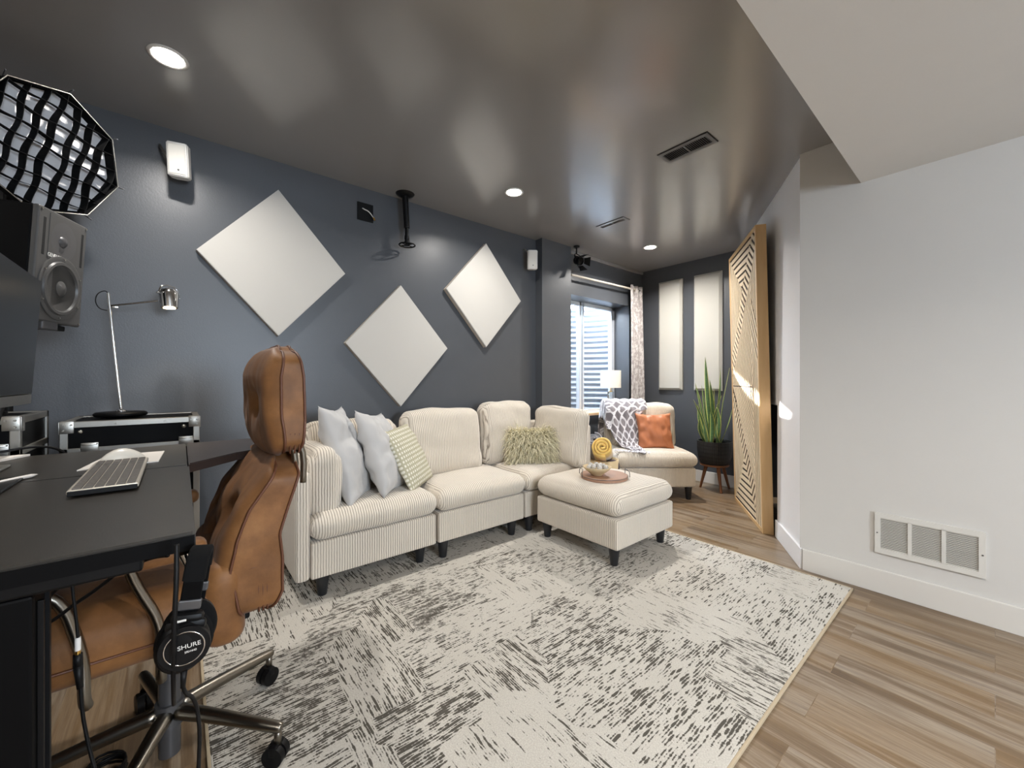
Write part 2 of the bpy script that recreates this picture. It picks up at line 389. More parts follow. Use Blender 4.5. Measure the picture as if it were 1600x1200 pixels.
def pillow(bm,w,h,t,mat,n=22,pinch=.11,wr=.006,seed=0,p=.50,sag=0):
    """knife-edge scatter pillow in local XZ plane (thickness Y) placed by mat; UV in metres"""
    uv=bm.loops.layers.uv.active; G=[]
    for side in (1,-1):
        g=[]
        for i in range(n+1):
            row=[]
            for j in range(n+1):
                a=2*i/n-1; b=2*j/n-1
                x=w/2*a*(1-pinch*(1-b*b)*abs(a)**1.5); z=h/2*b*(1-pinch*(1-a*a)*abs(b)**1.5)
                th=t/2*max(0,(1-a*a))**p*max(0,(1-b*b))**p
                e=min(1,th/(t*.2)) if t else 0
                y=side*th+wr*e*nz((x*9,side*2,z*9),1.6,seed)+wr*.7*e*nz((x*22,side,z*12),1.5,seed+3)
                z-=sag*(1-abs(b))*(1-a*a)
                row.append((x,y,z))
            g.append(row)
        G.append(g)
    cache={}
    def vert(s,i,j):
        k=(0 if (i in (0,n) or j in (0,n)) else s,i,j)
        if k not in cache: cache[k]=bm.verts.new(mat@Vector(G[s][i][j]))
        return cache[k]
    for s in (0,1):
        for i in range(n):
            for j in range(n):
                ids=[(i,j),(i+1,j),(i+1,j+1),(i,j+1)]
                if s==1: ids=ids[::-1]
                try: f=bm.faces.new([vert(s,*q) for q in ids])
                except ValueError: continue
                for l,q in zip(f.loops,ids): l[uv].uv=(G[s][q[0]][q[1]][0],G[s][q[0]][q[1]][2])
def frame(x,y,z,o): 
    """matrix with the given axes as columns and origin o"""
    m=Matrix((x,y,z)).transposed().to_4x4(); m.translation=Vector(o); return m
def textbm(s,size,mat,ext=.0006):
    cu=bpy.data.curves.new('t','FONT'); cu.body=s; cu.size=size; cu.extrude=ext; cu.align_x='CENTER'; cu.align_y='CENTER'
    o=bpy.data.objects.new('t',cu); COL.objects.link(o); dg=bpy.context.evaluated_depsgraph_get(); dg.update()
    me=bpy.data.meshes.new_from_object(o.evaluated_get(dg)); bm=BM(); bm.from_mesh(me); bm.transform(mat)
    bpy.data.objects.remove(o); bpy.data.curves.remove(cu); bpy.data.meshes.remove(me); return bm
def prism(bm,poly,z0,z1):
    a=[bm.verts.new((x,y,z0)) for x,y in poly]; b=[bm.verts.new((x,y,z1)) for x,y in poly]; n=len(poly)
    bm.faces.new(a[::-1]); bm.faces.new(b)
    for i in range(n): bm.faces.new((a[i],a[(i+1)%n],b[(i+1)%n],b[i]))
    bmesh.ops.recalc_face_normals(bm,faces=bm.faces[:])
def struct(name,bm,mat,parent=None,**k): return obj(name,bm,mat,parent,kind='structure' if parent is None else None,**k)

# ---------------------------------------------------------------- room shell
LX=-2.79; BY=4.39; VY=2.813; CZ=2.44; SZ=2.168; SX=-.46
b=BM(); box(b,(-3.1,-3.0,-.1),(3.0,4.9,0)); struct('floor',b,'floor')
b=BM(); box(b,(-3.02,-3.0,CZ),(SX,4.55,CZ+.12)); struct('ceiling',b,'dark_ceiling')
b=BM(); box(b,(SX,-3.0,SZ),(3.0,VY+.02,CZ+.12)); struct('ceiling_lower',b,'white_wall')
b=BM(); box(b,(LX-.2,-3.0,0),(LX,2.6,CZ)); struct('wall_left',b,'dark_wall')
b=BM(); box(b,(LX-.2,2.6,0),(-2.70,3.0,CZ)); struct('wall_pilaster',b,'dark_wall')
WY0,WY1,WZ0,WZ1=3.06,4.127,.73,1.995
b=BM(); X0=-3.06
box(b,(X0,3.0,0),(LX,WY0,CZ)); box(b,(X0,WY1,0),(LX,BY,CZ)); box(b,(X0,WY0,0),(LX,WY1,WZ0)); box(b,(X0,WY0,WZ1),(LX,WY1,CZ)); struct('wall_window',b,'dark_wall')
b=BM(); box(b,(-3.06,BY,0),(-1.6,BY+.15,CZ)); struct('wall_back',b,'dark_wall')
b=BM(); box(b,(-.735,VY,0),(3.0,VY+.12,CZ),0); struct('wall_right',b,'white_wall')
b=BM(); box(b,(-3.0,-3.15,0),(3.0,-3.0,CZ+.1)); struct('wall_rear',b,'white_wall')
b=BM(); QY0,QY1,QZ0,QZ1=.35,1.4,1.0,2.0
box(b,(3.0,-3.15,0),(3.15,QY0,CZ+.1)); box(b,(3.0,QY1,0),(3.15,VY+.12,CZ+.1)); box(b,(3.0,QY0,0),(3.15,QY1,QZ0)); box(b,(3.0,QY0,QZ1),(3.15,QY1,CZ+.1)); struct('wall_side',b,'white_wall')
b=BM()
for y in (QY0,.85,QY1-.05): box(b,(3.05,y,QZ0),(3.10,y+.05,QZ1),.003)
for z in (QZ0,QZ1-.05): box(b,(3.05,QY0,z),(3.10,QY1,z+.05),.003)
struct('added_fill_window',b,'vinyl')  # added window out of view, lets in soft fill daylight
def portal(loc,rot,sx_,sy_):
    d=bpy.data.lights.new('sky_portal','AREA'); d.shape='RECTANGLE'; d.size=sx_; d.size_y=sy_; d.cycles.is_portal=True
    o=bpy.data.objects.new('sky_portal',d); COL.objects.link(o); o.location=loc; o.rotation_euler=rot
portal((3.02,.875,1.5),(0,R(90),0),QZ1-QZ0,QY1-QY0)
portal((-3.08,3.6,1.36),(0,R(-90),0),1.26,1.07)
# diagonal wall with an opening
DA=Vector((-.722,VY,0)); DB=Vector((-1.672,4.41,0)); DD=(DB-DA).normalized(); DN=Vector((DD.y,-DD.x,0)); DL=(DB-DA).length  # DN points away from the room
DM=frame(DD,DN,Vector((0,0,1)),DA)
o0=.512; o1=1.60
b=BM(); box(b,(0,0,0),(o0,.11,CZ),mat=DM); box(b,(o1,0,0),(DL,.11,CZ),mat=DM); box(b,(o0,0,.93),(o1,.11,CZ),mat=DM); struct('wall_diagonal',b,'daylit_wall')
b=BM(); box(b,(o0-.1,.62,0),(o1+.1,.68,2.3),mat=DM); box(b,(o0-.08,.11,0),(o0-.02,.68,2.3),mat=DM); box(b,(o1+.02,.11,0),(o1+.08,.68,2.3),mat=DM); box(b,(o0-.08,.11,2.2),(o1+.08,.68,2.3),mat=DM); struct('wall_closet',b,'dark_wall')
b=BM(); BH=.122
box(b,(-.72,VY-.014,0),(3.0,VY,BH),.003); struct('baseboard_right',b,'white_trim')
b=BM(); box(b,(0,-.014,0),(o0,0,BH),.003,mat=DM); struct('baseboard_diagonal',b,'daylit_wall')
b=BM(); box(b,(-2.79,BY-.014,0),(-1.66,BY,BH),.003); struct('baseboard_back',b,'white_trim')
b=BM(); box(b,(LX,-3,0),(LX+.014,2.6,BH),.003); struct('baseboard_left',b,'white_trim')
b=BM(); box(b,(LX,3.0,CZ-.035),(LX+.025,BY,CZ),.006); struct('trim_1',b,'dark_ceiling')
# window
b=BM(); FX=-3.02
for y0,y1,z0,z1 in ((WY0,WY0+.035,WZ0,WZ1),(WY1-.035,WY1,WZ0,WZ1),(WY0,WY1,WZ1-.04,WZ1),(WY0,WY1,WZ0,WZ0+.04),(3.475,3.51,WZ0,WZ1),(3.53,3.555,WZ0,WZ1),(WY0+.03,WY0+.055,WZ0,WZ1),(WY1-.06,WY1-.03,WZ0,WZ1)):
    box(b,(FX-.03,y0,z0),(FX+.02,y1,z1),.003)
wn=struct('window_1',b,'vinyl')
b=BM(); box(b,(FX-.008,WY0+.03,WZ0+.03),(FX-.003,WY1-.03,WZ1-.03)); obj('pane',b,'glass',wn)
b=BM(); box(b,(FX+.02,WY0,WZ0),(LX+.035,WY1,WZ0+.028),.004); obj('sill',b,'sill',wn)
# window well outside
b=BM(); n=40; zs=[.45+i*.0115 for i in range(140)]; rings=[]
for z in zs:
    rr=.56+.014*math.sin(z*2*math.pi/.068); ring=[]
    for i in range(n+1):
        t=math.pi*i/n; ring.append(b.verts.new((-3.08-rr*1.0*math.sin(t),3.6-(rr+.02)*math.cos(t),z)))
    rings.append(ring)
for k in range(len(rings)-1):
    for i in range(n): b.faces.new((rings[k][i],rings[k][i+1],rings[k+1][i+1],rings[k+1][i]))
ww=obj('window_well',b,'steel',smooth=True,label='corrugated galvanised steel well outside the basement window',cat='window well',origin=(-3.4,3.6,.45))
sm=ww.modifiers.new('s','SOLIDIFY'); sm.thickness=.004
b=BM(); box(b,(-4.4,2.6,.35),(-3.06,4.8,.47)); struct('trim_2',b,'gravel')
b=BM(); box(b,(-6.05,-2,3.205),(-6.0,8,3.8)); struct('sun_streak_blocker',b,'white_trim')  # added box out of view, cuts the sun down to a thin streak

# ---------------------------------------------------------------- downlights
def spot(loc,power,radius,color,parent,spread=150):
    d=bpy.data.lights.new('downlight_lamp','AREA'); d.shape='DISK'; d.size=radius*2; d.energy=power; d.color=color; d.spread=R(spread)
    o=bpy.data.objects.new('downlight_lamp',d); COL.objects.link(o); o.location=Vector(loc)-parent.location; o.parent=parent; return o
def downlight(x,y,z,label,power,group=None):
    t=thing('recessed_light',label,'ceiling light',(x,y,z),group=group)
    b=BM(); lathe(b,[(.052,0),(.066,0),(.068,-.004),(.060,-.007),(.052,-.005),(.052,0)],(x,y,z),40); obj('trim_ring',b,'white_plastic',t,smooth=True)
    b=BM(); cyl(b,(x,y,z-.001),(x,y,z-.004),.052,n=40); obj('diffuser',b,'can_glow',t)
    spot((x,y,z-.012),power,.036,(1,.96,.91),t)
for x,y,l in ((-2.17,-.04,'round recessed downlight nearest the octagonal softbox'),(-2.17,1.815,'round recessed downlight above the middle diamond panels'),(-2.2,3.615,'round recessed downlight in the nook by the window')):
    downlight(x,y,CZ,l,CAN_NOOK if y>3 else CAN_POWER)
for x,y,l in ((.75,.9,'right of the camera'),(.9,-1.3,'behind the camera'),(2.1,.2,'far right of the camera')):  # added lamps out of view, filling the room from the soffit
    downlight(x,y,SZ,'unseen fill downlight added in the lower white ceiling '+l,CAN_FILL)
downlight(-1.6,-1.9,CZ,'unseen recessed downlight in the dark ceiling behind the camera',CAN_POWER)  # likewise an unseen lamp behind the camera

# ---------------------------------------------------------------- rug
b=BM(); RX0,RX1,RY0,RY1=-2.64,-.477,.058,2.738
box(b,(RX0+.008,RY0+.008,.001),(RX1-.008,RY1-.008,.011),.003); rug=obj('rug',b,'rug',label='large cream and charcoal patchwork area rug under the sofa',cat='rug',origin=(-1.56,1.4,0))
b=BM(); 
for a,c in (((RX0,RY0,.0),(RX1,RY0+.009,.011)),((RX0,RY1-.009,.0),(RX1,RY1,.011)),((RX0,RY0,.0),(RX0+.009,RY1,.011)),((RX1-.009,RY0,.0),(RX1,RY1,.011))): box(b,a,c,.002)
obj('binding',b,'rug_edge',rug,label='beige bound edge')
# ---------------------------------------------------------------- sofa modules
def legs(parent,pts,z1=.12,rt=.034,rb=.022,world=True,z0=.0):
    for x,y in pts:
        b=BM(); lathe(b,[(rb,z0),(rb+.001,z0+.004),(rt,z1)],(x,y,0),24); obj('leg',b,'black_leg',parent,world=world,smooth='edge')
def seat_cushion(parent,c,s,rib,world=True,mat=None,crown=.022,seed=0,r=.055):
    def df(v,co):
        k=(1-v.x*v.x)*(1-v.y*v.y)
        e=(1-abs(v.z))
        co.x*=1+.02*e; co.y*=1+.02*e
        if v.z>0: co.z+=crown*k*v.z
        co.z+=.004*nz(co,6,seed)
        return co
    b=BM(); rbox(b,c,s,r,(26,26,8),df); obj('seat_cushion',b,'cord',parent,world=world,rib=rib,smooth=True)
def back_cushion(parent,c,s,rot,rib,world=True,seed=0,r=.07,name='back_cushion',slump=.02,tilt=0,puff=.03):
    """s=(width,thick,height) in a local frame; rot about z; tilt leans it back"""
    def df(v,co):
        k=(1-v.x*v.x)*(1-v.z*v.z)
        co.y+=math.copysign(puff*k,v.y)*(abs(v.y))
        if v.z>0: co.z+=slump*v.z*((1-v.x*v.x)-.6)+.012*v.z*nz((v.x*1.2,0,0),2,seed)
        co.y+=.012*nz((co.x,v.y,co.z*1.6),5,seed)+.005*nz((co.x,v.y,co.z),16,seed+5)
        co.x+=.008*nz((v.y,co.z,0),6,seed+9)
        return co
    m=Matrix.Rotation(rot,4,'Z')@Matrix.Rotation(tilt,4,'X')
    b=BM(); rbox(b,(0,0,0),s,r,(26,8,24),df)
    uv=b.loops.layers.uv.active
    for f in b.faces:
        for l in f.loops: l[uv].uv=(l.vert.co.x+(l.vert.co.y*.6 if abs(l.vert.co.x)>s[0]*.42 else 0),l.vert.co.z)
    b.transform(Matrix.Translation(Vector(c))@m)
    return obj(name,b,'cord',parent,world=world,smooth=True)
SF=-2.15; SB=-2.775
z0,z1,zc=.117,.30,.43
# left module with arm
t=thing('sofa_module','left end module of the cream corduroy sectional sofa, with the arm',"sofa",(-2.46,.8,0),group=None)
b=BM(); box(b,(SB,.495,z0),(SF,1.188,z1),.012); obj('base',b,'cord',t,rib='y')
b=BM(); box(b,(SB,.425,z0),(SF-.003,.494,.655),.02,seg=4); obj('arm_panel',b,'cord',t,rib='y',smooth='edge')
b=BM(); box(b,(SB,.495,z1),(SB+.09,1.188,.70),.02,seg=3); obj('back_frame',b,'cord',t,rib='y',smooth='edge')
seat_cushion(t,(-2.425,.842,.37),(.60,.695,.135),'y',seed=1)
def df(v,co):
    k=(1-v.x*v.x)*(1-v.z*v.z)
    co.y+=v.y*.03*k+.008*nz(co,7,3); co.z+=.022*max(0,v.z)*(1-v.y*v.y)
    return co
b=BM(); rbox(b,(-2.40,.575,.565),(.44,.155,.345),.062,(18,12,16),df)
obj('arm_cushion',b,'cord',t,rib='y',smooth=True)
back_cushion(t,(-2.60,.83,.63),(.60,.16,.45),R(-90),'x',seed=4,tilt=R(6))
legs(t,[(-2.205,.56),(-2.225,1.115),(-2.7,.56),(-2.7,1.115)],z0=.011)
# middle module
t=thing('sofa_module','middle module of the cream corduroy sectional sofa, below the smallest diamond gap','sofa',(-2.46,1.55,0))
t['label']='armless middle module of the cream corduroy sectional sofa'
b=BM(); box(b,(SB,1.205,z0),(SF,1.893,z1),.012); obj('base',b,'cord',t,rib='y')
b=BM(); box(b,(SB,1.205,z1),(SB+.09,1.893,.72),.02,seg=3); obj('back_frame',b,'cord',t,rib='y',smooth='edge')
seat_cushion(t,(-2.425,1.55,.37),(.60,.695,.135),'y',seed=2)
back_cushion(t,(-2.585,1.475,.655),(.64,.14,.49),R(-90),'x',seed=5,tilt=R(8))
legs(t,[(-2.195,1.258),(-2.20,1.815),(-2.7,1.27),(-2.7,1.815)],z0=.011)
# corner module
t=thing('sofa_module','corner module of the cream corduroy sectional sofa holding the shaggy cushion','sofa',(-2.46,2.25,0))
b=BM(); box(b,(SB,1.905,z0),(SF-.004,2.575,z1),.012); obj('base',b,'cord',t,rib='y')
b=BM(); box(b,(SB,1.905,z1),(SB+.09,2.575,.74),.02,seg=3); box(b,(SB+.09,2.50,z0),(-2.10,2.578,.745),.02,seg=3); obj('back_frame',b,'cord',t,rib='x',smooth='edge')
seat_cushion(t,(-2.425,2.235,.37),(.60,.65,.135),'y',seed=6)
back_cushion(t,(-2.61,2.09,.68),(.52,.145,.50),R(-90),'x',seed=7,tilt=R(5))
back_cushion(t,(-2.32,2.435,.65),(.56,.14,.47),R(0),'x',seed=8,tilt=R(-7))
legs(t,[(-2.184,1.967),(-2.70,1.967),(-2.7,2.52),(-2.2,2.52)],z0=.011)
# ottoman
t=thing('ottoman','square cream corduroy ottoman in front of the corner, with the round tray on it','ottoman',(-1.72,2.25,0))
b=BM(); box(b,(-2.065,1.935,z0),(-1.388,2.565,z1-.005),.014); obj('base',b,'cord',t,rib='x')
seat_cushion(t,(-1.727,2.25,.365),(.69,.64,.135),'x',seed=9,crown=.026,r=.06)
legs(t,[(-1.446,1.985),(-1.453,2.51),(-2.012,1.99),(-2.01,2.51)],z0=.011)
# nook chair, facing the camera diagonal
TH=math.atan2(RT.y,RT.x)
P=FW*3.70+RT*1.344; 
t=thing('armless_chair','cream corduroy armless chair set diagonally in the far nook','chair',(P.x,P.y,0),TH)
NM=WM[t.name].copy()
b=BM(); box(b,(-.36,0,z0),(.36,.62,z1-.005),.014); obj('base',b,'cord',t,world=False,rib='x')
b=BM(); box(b,(-.36,.53,z1),(.36,.615,.68),.02,seg=3); obj('back_frame',b,'cord',t,world=False,rib='x',smooth='edge')
seat_cushion(t,(0,.27,.365),(.745,.60,.135),'x',world=False,seed=11,crown=.02,r=.06)
back_cushion(t,(.01,.46,.64),(.66,.16,.46),0,'x',world=False,seed=12,tilt=R(-6))
legs(t,[(-.29,.06),(.30,.03),(-.29,.56),(.30,.56)],world=False,z0=0)
# ---------------------------------------------------------------- scatter cushions
def pil(name,mat,label,corners,t,seed,group=None,cat='cushion',**k):
    """corners bottom-left, bottom-right, top-left given in the room"""
    bl,br,tl=[Vector(c) for c in corners]; x=(br-bl); w_=x.length; x.normalize(); z=(tl-bl); z=(z-x*z.dot(x)); h_=z.length; z.normalize(); y=z.cross(x)
    c=bl+x*w_/2+z*h_/2
    m=frame(x,y,z,(0,0,0)); b=BM(); pillow(b,w_,h_,t,m,seed=seed,**k)
    me=obj(name,b,mat,smooth=True,label=label,cat=cat,group=group,world=False)
    me.location=c; WM[me.name]=Matrix.Translation(c); return me
pil('scatter_cushion','pillow_grey','large light grey satin cushion leaning nearest the sofa arm',[atx(547,797,-2.17),atx(578,776,-2.42),atx(489,634,-2.27)],.17,21,wr=.02,n=32)
pil('scatter_cushion','pillow_grey','large light grey satin cushion with a frayed seam, right of its twin',[atx(600,779,-2.17),atx(636,762,-2.46),atx(541,640,-2.27)],.18,22,wr=.02,n=32)
pil('scatter_cushion','dots','small beige cushion dotted with white loops, in front of the sofa back',[(-2.215,1.06,.43),(-2.45,1.33,.45),(-2.36,.955,.80)],.10,23,n=26,pinch=.03)
lp=pil('scatter_cushion','leather_orange','square tan orange leather cushion on the far armless chair',[NM@Vector((-.115,.20,.425)),NM@Vector((.245,.20,.425)),NM@Vector((-.085,.31,.78))],.13,24,wr=.014,n=32,p=.36)
# shaggy cushion
c=Vector((-2.43,2.27,.575)); fx=Vector((.70,.71,0)).normalized()
t=thing('shaggy_cushion','long haired olive cream shaggy cushion in the sofa corner','cushion',(-2.40,2.18,.44))
fx=Vector((.50,.86,0)).normalized(); fz=Vector((-.86*.28,.50*.28,.93)).normalized(); fy=fz.cross(fx).normalized()
m=frame(fx,fy,fz,(-2.40,2.20,.575)); b=BM(); pillow(b,.42,.27,.13,m,n=14,pinch=.0,seed=4); obj('cover',b,'fur_core',t,smooth=True)
b=BM(); rf=random.Random(5)
for i in range(3800):
    a=rf.uniform(-1,1); bb=rf.uniform(-1,1); th=.065*max(0,(1-a*a)*(1-bb*bb))**.42; s=-1 if rf.random()<.85 else 1
    p0=m@Vector((.20*a,s*th,.13*bb)); 
    nrm=(m.to_3x3()@Vector((a*.6,s*.8,bb*.5))).normalized()
    L=rf.uniform(.06,.12); d=(nrm+Vector((rf.uniform(-.5,.5),rf.uniform(-.5,.5),rf.uniform(-.9,.35)))).normalized()
    d2=(d+Vector((rf.uniform(-.3,.3),rf.uniform(-.3,.3),-.75))).normalized()
    sd=d.cross(Vector((rf.uniform(-1,1),rf.uniform(-1,1),rf.uniform(-1,1)))).normalized()*rf.uniform(.0014,.003)
    p1=p0+d*L*.5; p2=p1+d2*L*.5
    for pp in (p1,p2): pp.z=max(pp.z,.436+rf.uniform(0,.01))
    v=[b.verts.new(q) for q in (p0-sd,p0+sd,p1+sd*.8,p1-sd*.8,p2)]
    b.faces.new((v[0],v[1],v[2],v[3])); b.faces.new((v[3],v[2],v[4]))
obj('fur',b,'fur',t,kind='stuff')
# ---------------------------------------------------------------- throw on the nook chair
t=thing('throw_blanket','white and grey lattice patterned fringed throw draped over the far armless chair','blanket',NM@Vector((-.2,.3,.42)))
b=BM(); uv=b.loops.layers.uv.active; nu,nv=44,60
path=[(.64,.50),(.635,.74),(.60,.865),(.50,.905),(.40,.88),(.335,.80),(.31,.66),(.285,.53),(.24,.455),(.12,.452),(.02,.448),(-.035,.43)]
def pathp(s):
    k=s*(len(path)-1); i=min(int(k),len(path)-2); f=k-i
    return Vector(path[i]).lerp(Vector(path[i+1]),f)
L_=sum((Vector(path[i+1])-Vector(path[i])).length for i in range(len(path)-1))
grid=[]
for j in range(nv+1):
    s=j/nv; y,z=pathp(s); row=[]
    xa=-.43-.02*math.sin(s*7); xb=.02-.0*s
    if s>.45: xa=-.43+.30*(s-.45)/.55; xb=-.03-.10*(s-.45)/.55
    for i in range(nu+1):
        u=i/nu; x=xa+(xb-xa)*u
        over=max(0,(-.36-x)); zz=z; yy=y
        if over>0: zz=z-over*2.2; x=-.36-.035-over*.25
        fold=.014*math.sin(u*17+s*3)+.012*nz((u*4,s*5,0),1.3,4)
        yy-=abs(fold)*(1 if s>.3 else .2)+.002; zz+=abs(fold)*(.8)+.004
        row.append((b.verts.new(NM@Vector((x,yy,max(zz,.40) if over<=0 else zz))),(u*.52,s*L_)))
    grid.append(row)
for j in range(nv):
    for i in range(nu):
        q=[grid[j][i],grid[j][i+1],grid[j+1][i+1],grid[j+1][i]]; f=b.faces.new([a[0] for a in q])
        for l,a in zip(f.loops,q): l[uv].uv=a[1]
o=obj('cloth',b,'throw',t,smooth=True); sm=o.modifiers.new('s','SOLIDIFY'); sm.thickness=.010; sm.offset=1
b=BM(); rf=random.Random(9)
for i in range(54):
    u=i/53; p=NM@Vector((-.43+.06+.27*u,.10-.13*u if u<.5 else .035-.07*(u-.5)*2,.452)); q=p+NM.to_3x3()@Vector((rf.uniform(-.02,.01),-.03,.004)); tube(b,[p,q,q+NM.to_3x3()@Vector((rf.uniform(-.015,.015),-.025,-.008))],.0032,5)
obj('fringe',b,'throw_edge',t,smooth=True,kind='stuff')
# ---------------------------------------------------------------- basket with rolled blankets
c=atd(940,700,3.46); bx,by=c.x,c.y
b=BM(); lathe(b,[(.10,0),(.115,.02),(.135,.25),(.142,.43),(.134,.43),(.126,.25),(.108,.03),(0,.03)],(0,0,0),36)
o=obj('basket',b,'straw',smooth=True,label='round straw basket holding rolled blankets beside the sofa end',cat='basket',world=False); o.location=(bx,by,0); WM[o.name]=Matrix.Translation((bx,by,0))
def roll(name,mat,label,c,axis,r,L,end=None):
    ax=Vector(axis).normalized(); a=ax.orthogonal().normalized(); bb=ax.cross(a); c=Vector(c)
    b=BM(); turns=3.2; n=90; prev=None
    for i in range(n+1):
        t=i/n; an=t*turns*2*math.pi; rr=r*(.12+.88*t); off=(a*math.cos(an)+bb*math.sin(an)); w_=r*.11
        sh=ax*(.006*math.sin(an*1.3))
        cur=[b.verts.new(p) for p in (c+off*(rr-w_)+sh,c+off*(rr+w_)+sh,c+off*(rr+w_)-ax*L,c+off*(rr-w_)-ax*L)]
        mid=b.verts.new(c+off*rr+sh+ax*w_*.9)
        cur=[cur[0],mid,cur[1],cur[2],cur[3]]
        if prev:
            for k in range(5): b.faces.new((prev[k],prev[(k+1)%5],cur[(k+1)%5],cur[k]))
        prev=cur
    o=obj(name,b,mat,smooth=True,label=label,cat='blanket',origin=tuple(c)); return o
tow=-FW
roll('rolled_blanket','yellow','yellow fleece blanket rolled up, spiral end facing out of the basket',atd(941,698,3.345),tow*.8+Vector((0,0,.45))+RT*-.25,.086,.20)
roll('rolled_blanket','grey_fleece','grey rolled blanket behind the yellow one in the basket',atd(928,686,3.43),tow*.6+Vector((0,0,.7))-RT*.2,.07,.2)
b=BM(); rbox(b,atd(955,730,3.44),(.10,.16,.12),.045,(8,8,8),lambda v,co: co+Vector((0,0,.012*nz(co,12,3)))); obj('folded_blanket',b,'plum',smooth=True,label='dark plum blanket tucked low in the basket below the yellow roll',cat='blanket')
b=BM(); rbox(b,atd(936,728,3.36),(.14,.10,.07),.032,(8,8,8),lambda v,co: co+Vector((0,0,.008*nz(co,16,3)))); obj('folded_blanket',b,'yellow_edge',smooth=True,label='folded deep yellow blanket edge under the yellow roll',cat='blanket')
# ---------------------------------------------------------------- tray and bowl on the ottoman
tc=Vector((-1.683,2.20,.447)); TR=.155
t=thing('serving_tray','round wooden tray with thin wire handles on the ottoman','tray',tc)
b=BM(); lathe(b,[(0,0),(TR-.006,0),(TR,.006),(TR,.024),(TR-.004,.028),(0,.028)],tc,56); obj('board',b,'tray_wood',t,smooth='edge')
for s in (-1,1):
    b=BM(); d=RT*s; e=FW
    pts=[tc+d*(TR+.002)+e*(-.055)+Vector((0,0,.02)),tc+d*(TR+.002)+e*(-.055)+Vector((0,0,.058)),tc+d*(TR-.012)+e*0+Vector((0,0,.062)),tc+d*(TR+.002)+e*.055+Vector((0,0,.058)),tc+d*(TR+.002)+e*.055+Vector((0,0,.02))]
    tube(b,pts,.0022,8,2); obj('handle',b,'gunmetal',t,smooth=True,label='thin dark wire handle')
b=BM(); n=72; rr=TR+.0015
tube(b,[tc+Vector((math.cos(i*2*math.pi/n)*rr,math.sin(i*2*math.pi/n)*rr,.0235)) for i in range(n)],.0018,6,closed=True); obj('wire_rim',b,'gunmetal',t,smooth=True)
bc=atz(933,742,.477)
bc=Vector((bc.x,bc.y,.4755))
b=BM(); n=48
prof=[(.0,0),(.032,.0),(.036,.006),(.075,.036),(.094,.058),(.090,.058),(.071,.040),(.034,.012),(0,.008)]
lathe(b,prof,(0,0,0),n)
for i,v in enumerate(b.verts):
    k=(i%n); f=1+(.02 if k%2 else -.02); v.co.x*=f; v.co.y*=f
o=obj('bowl',b,'straw',smooth=True,world=False,label='fluted straw coloured bowl filled with decorative pods on the tray',cat='bowl'); o.location=bc; WM[o.name]=Matrix.Translation(bc)
rf=random.Random(2)
for k in range(9):
    an=k*2.4; rr=.02+.042*math.sqrt(k/9); p=bc+Vector((rr*math.cos(an),rr*math.sin(an),.052+.012*(1-k/9)))
    b=BM(); 
    def dfp(v,co): return co*(1+.12*math.sin(9*math.atan2(co.y,co.x)))
    rbox(b,(0,0,0),(.034,.034,.030),.0148,(10,10,8),dfp,mat=Matrix.Rotation(rf.uniform(0,3),4,'Y')@Matrix.Rotation(rf.uniform(0,3),4,'X'))
    o=obj('decorative_pod',b,'decor_a',smooth=True,world=False,label='grey white dried decorative pod in the straw bowl',cat='ornament',group='dried pods in the bowl'); o.location=p
# ---------------------------------------------------------------- diamond panels on the left wall
for yc,zc2,lab in ((.452,1.815,'largest looking white diamond panel, nearest the softbox'),(1.229,1.358,'lowest white diamond panel, just above the sofa cushions'),(1.992,1.828,'white diamond panel nearest the window nook')):
    t=thing('acoustic_panel',lab,'acoustic panel',(LX,yc,zc2))
    hy,hz=.388,.440; th=.045
    poly=[(0,hz),(hy,0),(0,-hz),(-hy,0)]
    b=BM(); A=[b.verts.new((LX+th-.002,yc+p,zc2+q)) for p,q in poly]; B=[b.verts.new((LX+.002,yc+p,zc2+q)) for p,q in poly]
    fc=b.faces.new(A); b.faces.new(B[::-1])
    for i in range(4): b.faces.new((A[i],A[(i+1)%4],B[(i+1)%4],B[i]))
    bmesh.ops.recalc_face_normals(b,faces=b.faces[:]); bmesh.ops.bevel(b,geom=[e for e in b.edges if all(v.co.x>LX+.02 for v in e.verts)],offset=.003,segments=2,affect='EDGES')
    for v in b.verts:
        pass
    obj('cloth_face',b,'canvas',t)
    b=BM(); k=.975; A=[(p*k,q*k) for p,q in poly]
    a=[b.verts.new((LX+.012,yc+p*1.003,zc2+q*1.003)) for p,q in poly]; c2=[b.verts.new((LX+.0005,yc+p*1.003,zc2+q*1.003)) for p,q in poly]
    b.faces.new(a); b.faces.new(c2[::-1])
    for i in range(4): b.faces.new((a[i],a[(i+1)%4],c2[(i+1)%4],c2[i]))
    bmesh.ops.recalc_face_normals(b,faces=b.faces[:]); obj('backing',b,'panel_edge',t)
# back wall panels
for x0,x1,lab in ((-2.547,-2.257,'tall cream wall panel beside the curtain'),(-2.124,-1.826,'tall cream wall panel behind the snake plant')):
    b=BM(); box(b,(x0,BY-.042,.995),(x1,BY-.001,2.262)); 
    bmesh.ops.bevel(b,geom=[e for e in b.edges if all(v.co.y<BY-.02 for v in e.verts)],offset=.024,segments=1,affect='EDGES')
    obj('wall_panel',b,'canvas_cream',label=lab,cat='acoustic panel',origin=((x0+x1)/2,BY,1.6))
